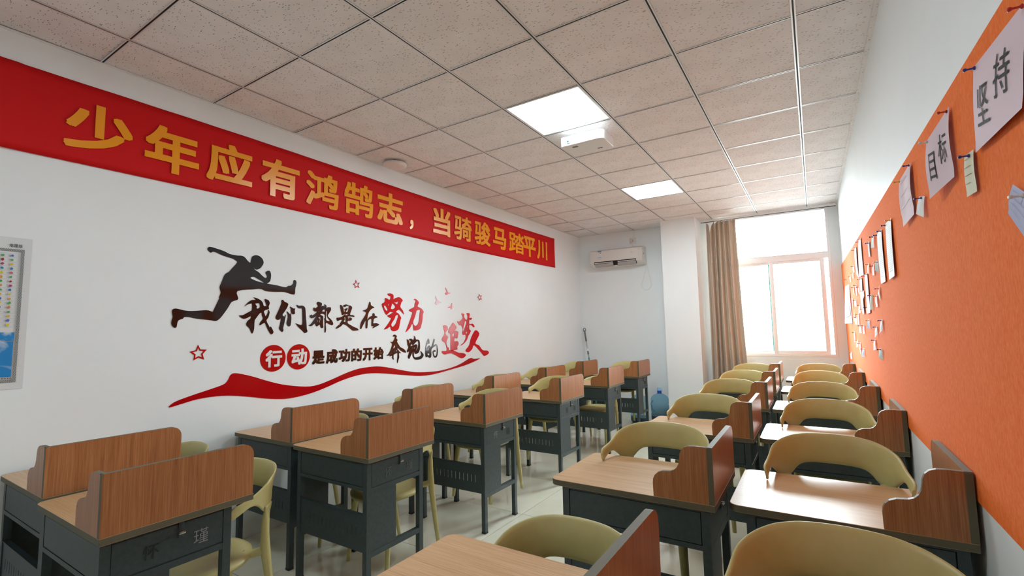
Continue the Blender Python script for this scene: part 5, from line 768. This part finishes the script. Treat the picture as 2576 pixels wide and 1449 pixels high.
# ------------------------------------------------------------------ chairs
def make_chair():
    """standing on the floor, facing -y; origin under the seat"""
    t = empty('school_chair')
    half = [(0, .232, .780, .654), (.045, .230, .779, .654), (.085, .224, .777, .652), (.115, .214, .773, .647), (.138, .202, .769, .632), (.158, .187, .763, .608), (.176, .170, .756, .596), (.192, .150, .747, .596), (.206, .128, .735, .606), (.218, .103, .719, .630),
            (.226, .078, .704, .647), (.232, .052, .693, .651), (.236, .028, .686, .645), (.239, .004, .681, .635), (.240, -.020, .676, .626), (.239, -.034, .668, .623), (.2375, -.043, .655, .630)]
    full = [(-a, b, c, d) for a, b, c, d in half[::-1]][:-1] + half
    xy = catmull([(a, b, 0) for a, b, c, d in full], 3, False); zz = catmull([(c, d, 0) for a, b, c, d in full], 3, False)
    bm = NB(); rings = []; n = len(xy); th = .0055; S = 8
    for i in range(n):
        p = xy[i]; tn = (xy[min(i+1, n-1)] - xy[max(i-1, 0)]).normalized(); nr = Vector((tn.y, -tn.x, 0))   # tangent x z: inward/outward
        out = Vector((p.x, p.y-.0, 0)).normalized()
        if nr.dot(out) < 0: nr = -nr
        zt, zb = zz[i].x, zz[i].y; h = zt-zb
        lean = .020*min(1, h/.12); ring = []
        sec = [(-1, .0), (-1, .12), (-1, .35), (-1, .65), (-1, .9), (-.6, .985), (0, 1.0), (.6, .985), (1, .9), (1, .65), (1, .35), (1, .12), (.6, .015), (0, 0), (-.6, .015)][1:]
        for a, v in sec:
            cen = p + nr*(lean*(v-.25)) - nr*(.012*math.sin(math.pi*v)*min(1, h/.12)*.6)
            q = cen + nr*(a*th); q.z = zb + h*v; ring.append(bm.verts.new(q))
        rings.append(ring)
    m = len(rings[0])
    for i in range(n-1):
        for k in range(m):
            bm.faces.new((rings[i][k], rings[i][(k+1) % m], rings[i+1][(k+1) % m], rings[i+1][k])).smooth = True
    bm.faces.new(rings[0][::-1]); bm.faces.new(rings[-1]); bmesh.ops.recalc_face_normals(bm, faces=bm.faces[:])
    obj('backrest', bm, M_CHAIR, parent=t)
    # seat
    bm = NB(); g = []; na, nr_ = 40, 8
    def rim(a):
        c, s_ = math.cos(a), math.sin(a); e = .62 if s_ < 0 else .8
        x = .205*(abs(c)**e)*(1 if c >= 0 else -1); y = (.215 if s_ < 0 else .175)*(abs(s_)**e)*(1 if s_ >= 0 else -1)
        if s_ > 0: x *= 1-.16*s_
        return x, y-.02
    def zs(x, y, r_): return .432 - .018*(1-(r_)**2) - (.016*max(0, (-y-.13)/.10)**2) + .010*max(0, (y)/.15)**2 - .012*max(0, (r_-.85)/.15)**2
    for side in (0, 1):
        ctr = bm.verts.new((0, -.02, zs(0, -.02, 0) - side*.012)); R_ = []
        for i in range(1, nr_+1):
            r_ = i/nr_; row = []
            for k in range(na):
                x, y = rim(2*math.pi*k/na); x *= r_; y = (y+.02)*r_-.02; row.append(bm.verts.new((x*(1-.01*side), y*(1-.01*side), zs(x, y, r_) - side*(.012 if i < nr_ else .018))))
            R_.append(row)
        for k in range(na): bm.faces.new((ctr, R_[0][k], R_[0][(k+1) % na]) if not side else (ctr, R_[0][(k+1) % na], R_[0][k])).smooth = True
        for i in range(nr_-1):
            for k in range(na):
                q = (R_[i][k], R_[i+1][k], R_[i+1][(k+1) % na], R_[i][(k+1) % na]); bm.faces.new(q if not side else q[::-1]).smooth = True
        if side == 0: top_r = R_[-1]
        else:
            for k in range(na): bm.faces.new((top_r[k], R_[-1][k], R_[-1][(k+1) % na], top_r[(k+1) % na])).smooth = True
    bmesh.ops.recalc_face_normals(bm, faces=bm.faces[:]); obj('seat', bm, M_CHAIR, parent=t)
    for sx in (-1, 1):
        # rear leg runs from the backrest down to the floor
        P = [(.1835, .160, .625), (.1825, .158, .608), (.181, .154, .590), (.181, .150, .56), (.184, .147, .50), (.186, .150, .43), (.186, .164, .33), (.185, .192, .17), (.184, .222, .004)]
        F_ = [(2.3, .36), (2.15, .45), (1.65, .62), (1.2, .9), (1, 1), (1.15, 1.15), (1.0, 1), (.85, .85), (.62, .62)]
        bm = NB(); P3 = catmull([(sx*a, b, c) for a, b, c in P], 3, False); F3 = catmull([(a, b, 0) for a, b in F_], 3, False)
        tube(bm, P3, .0175, 14, flat=[(q.x, q.y) for q in F3], u0=(-sx*.66, .75, 0)); o = obj('leg', bm, M_CHAIR, parent=t)
        # bridge from the rear leg to the seat
        bm = NB(); tube(bm, catmull([(sx*.185, .150, .445), (sx*.172, .138, .428), (sx*.145, .118, .419), (sx*.11, .09, .416)], 3, False), [.016]*10, 12, flat=[(1.2, .8)]*10); obj('seat_bracket', bm, M_CHAIR, parent=o)
        bm = NB(); P = [(.150, -.150, .418), (.156, -.160, .36), (.165, -.178, .22), (.174, -.198, .004)]
        P3 = catmull([(sx*a, b, c) for a, b, c in P], 3, False); tube(bm, P3, [.021, .0205, .0195, .019, .0185, .0175, .016, .014, .013, .0115], 14); obj('leg', bm, M_CHAIR, parent=t)
    return t
chair0 = make_chair(); first = True
HANG = .118
CHAIRS = [('A', 0, 1.115, 0), ('B', -.005, 2.195, 0), ('C', .045, 3.127, 1), ('D', .02, 4.292, 1), ('E', -.02, 5.585, 0), ('F', .0, 6.642, 1),
          ('a', .0, 1.145, 0), ('b', .03, 2.23, 0), ('c', .0, 3.137, 1), ('d', .03, 4.237, 1), ('e', .0, 5.307, 1), ('f', .0, 6.397, 1),
          ('G', .02, 1.202, 0), ('H', .0, 2.28, 1), ('I', .0, 3.472, 1), ('J', .0, 4.607, 1), ('K', .0, 5.607, 1), ('L', .0, 6.657, 1),
          ('M', .0, 1.185, 1), ('N', .0, 2.332, 1), ('O', .0, 3.507, 1), ('P', .0, 4.602, 1), ('Q', .0, 5.737, 1), ('R', .0, 6.827, 1)]
for id_, dx, y, hang in CHAIRS:
    c = chair0 if first else dup(chair0); first = False
    d = desk_of[id_]; c.location = (d.location.x + dx, y, HANG if hang else 0); c.rotation_euler = (0, 0, random.Random(ord(id_)).uniform(-.01, .01) * (1 if hang else 4))
    tag(c, CHAIR_LABELS[id_], 'chair', 'olive plastic chairs hung by their arms on the desks' if hang else 'olive plastic chairs standing behind desks')
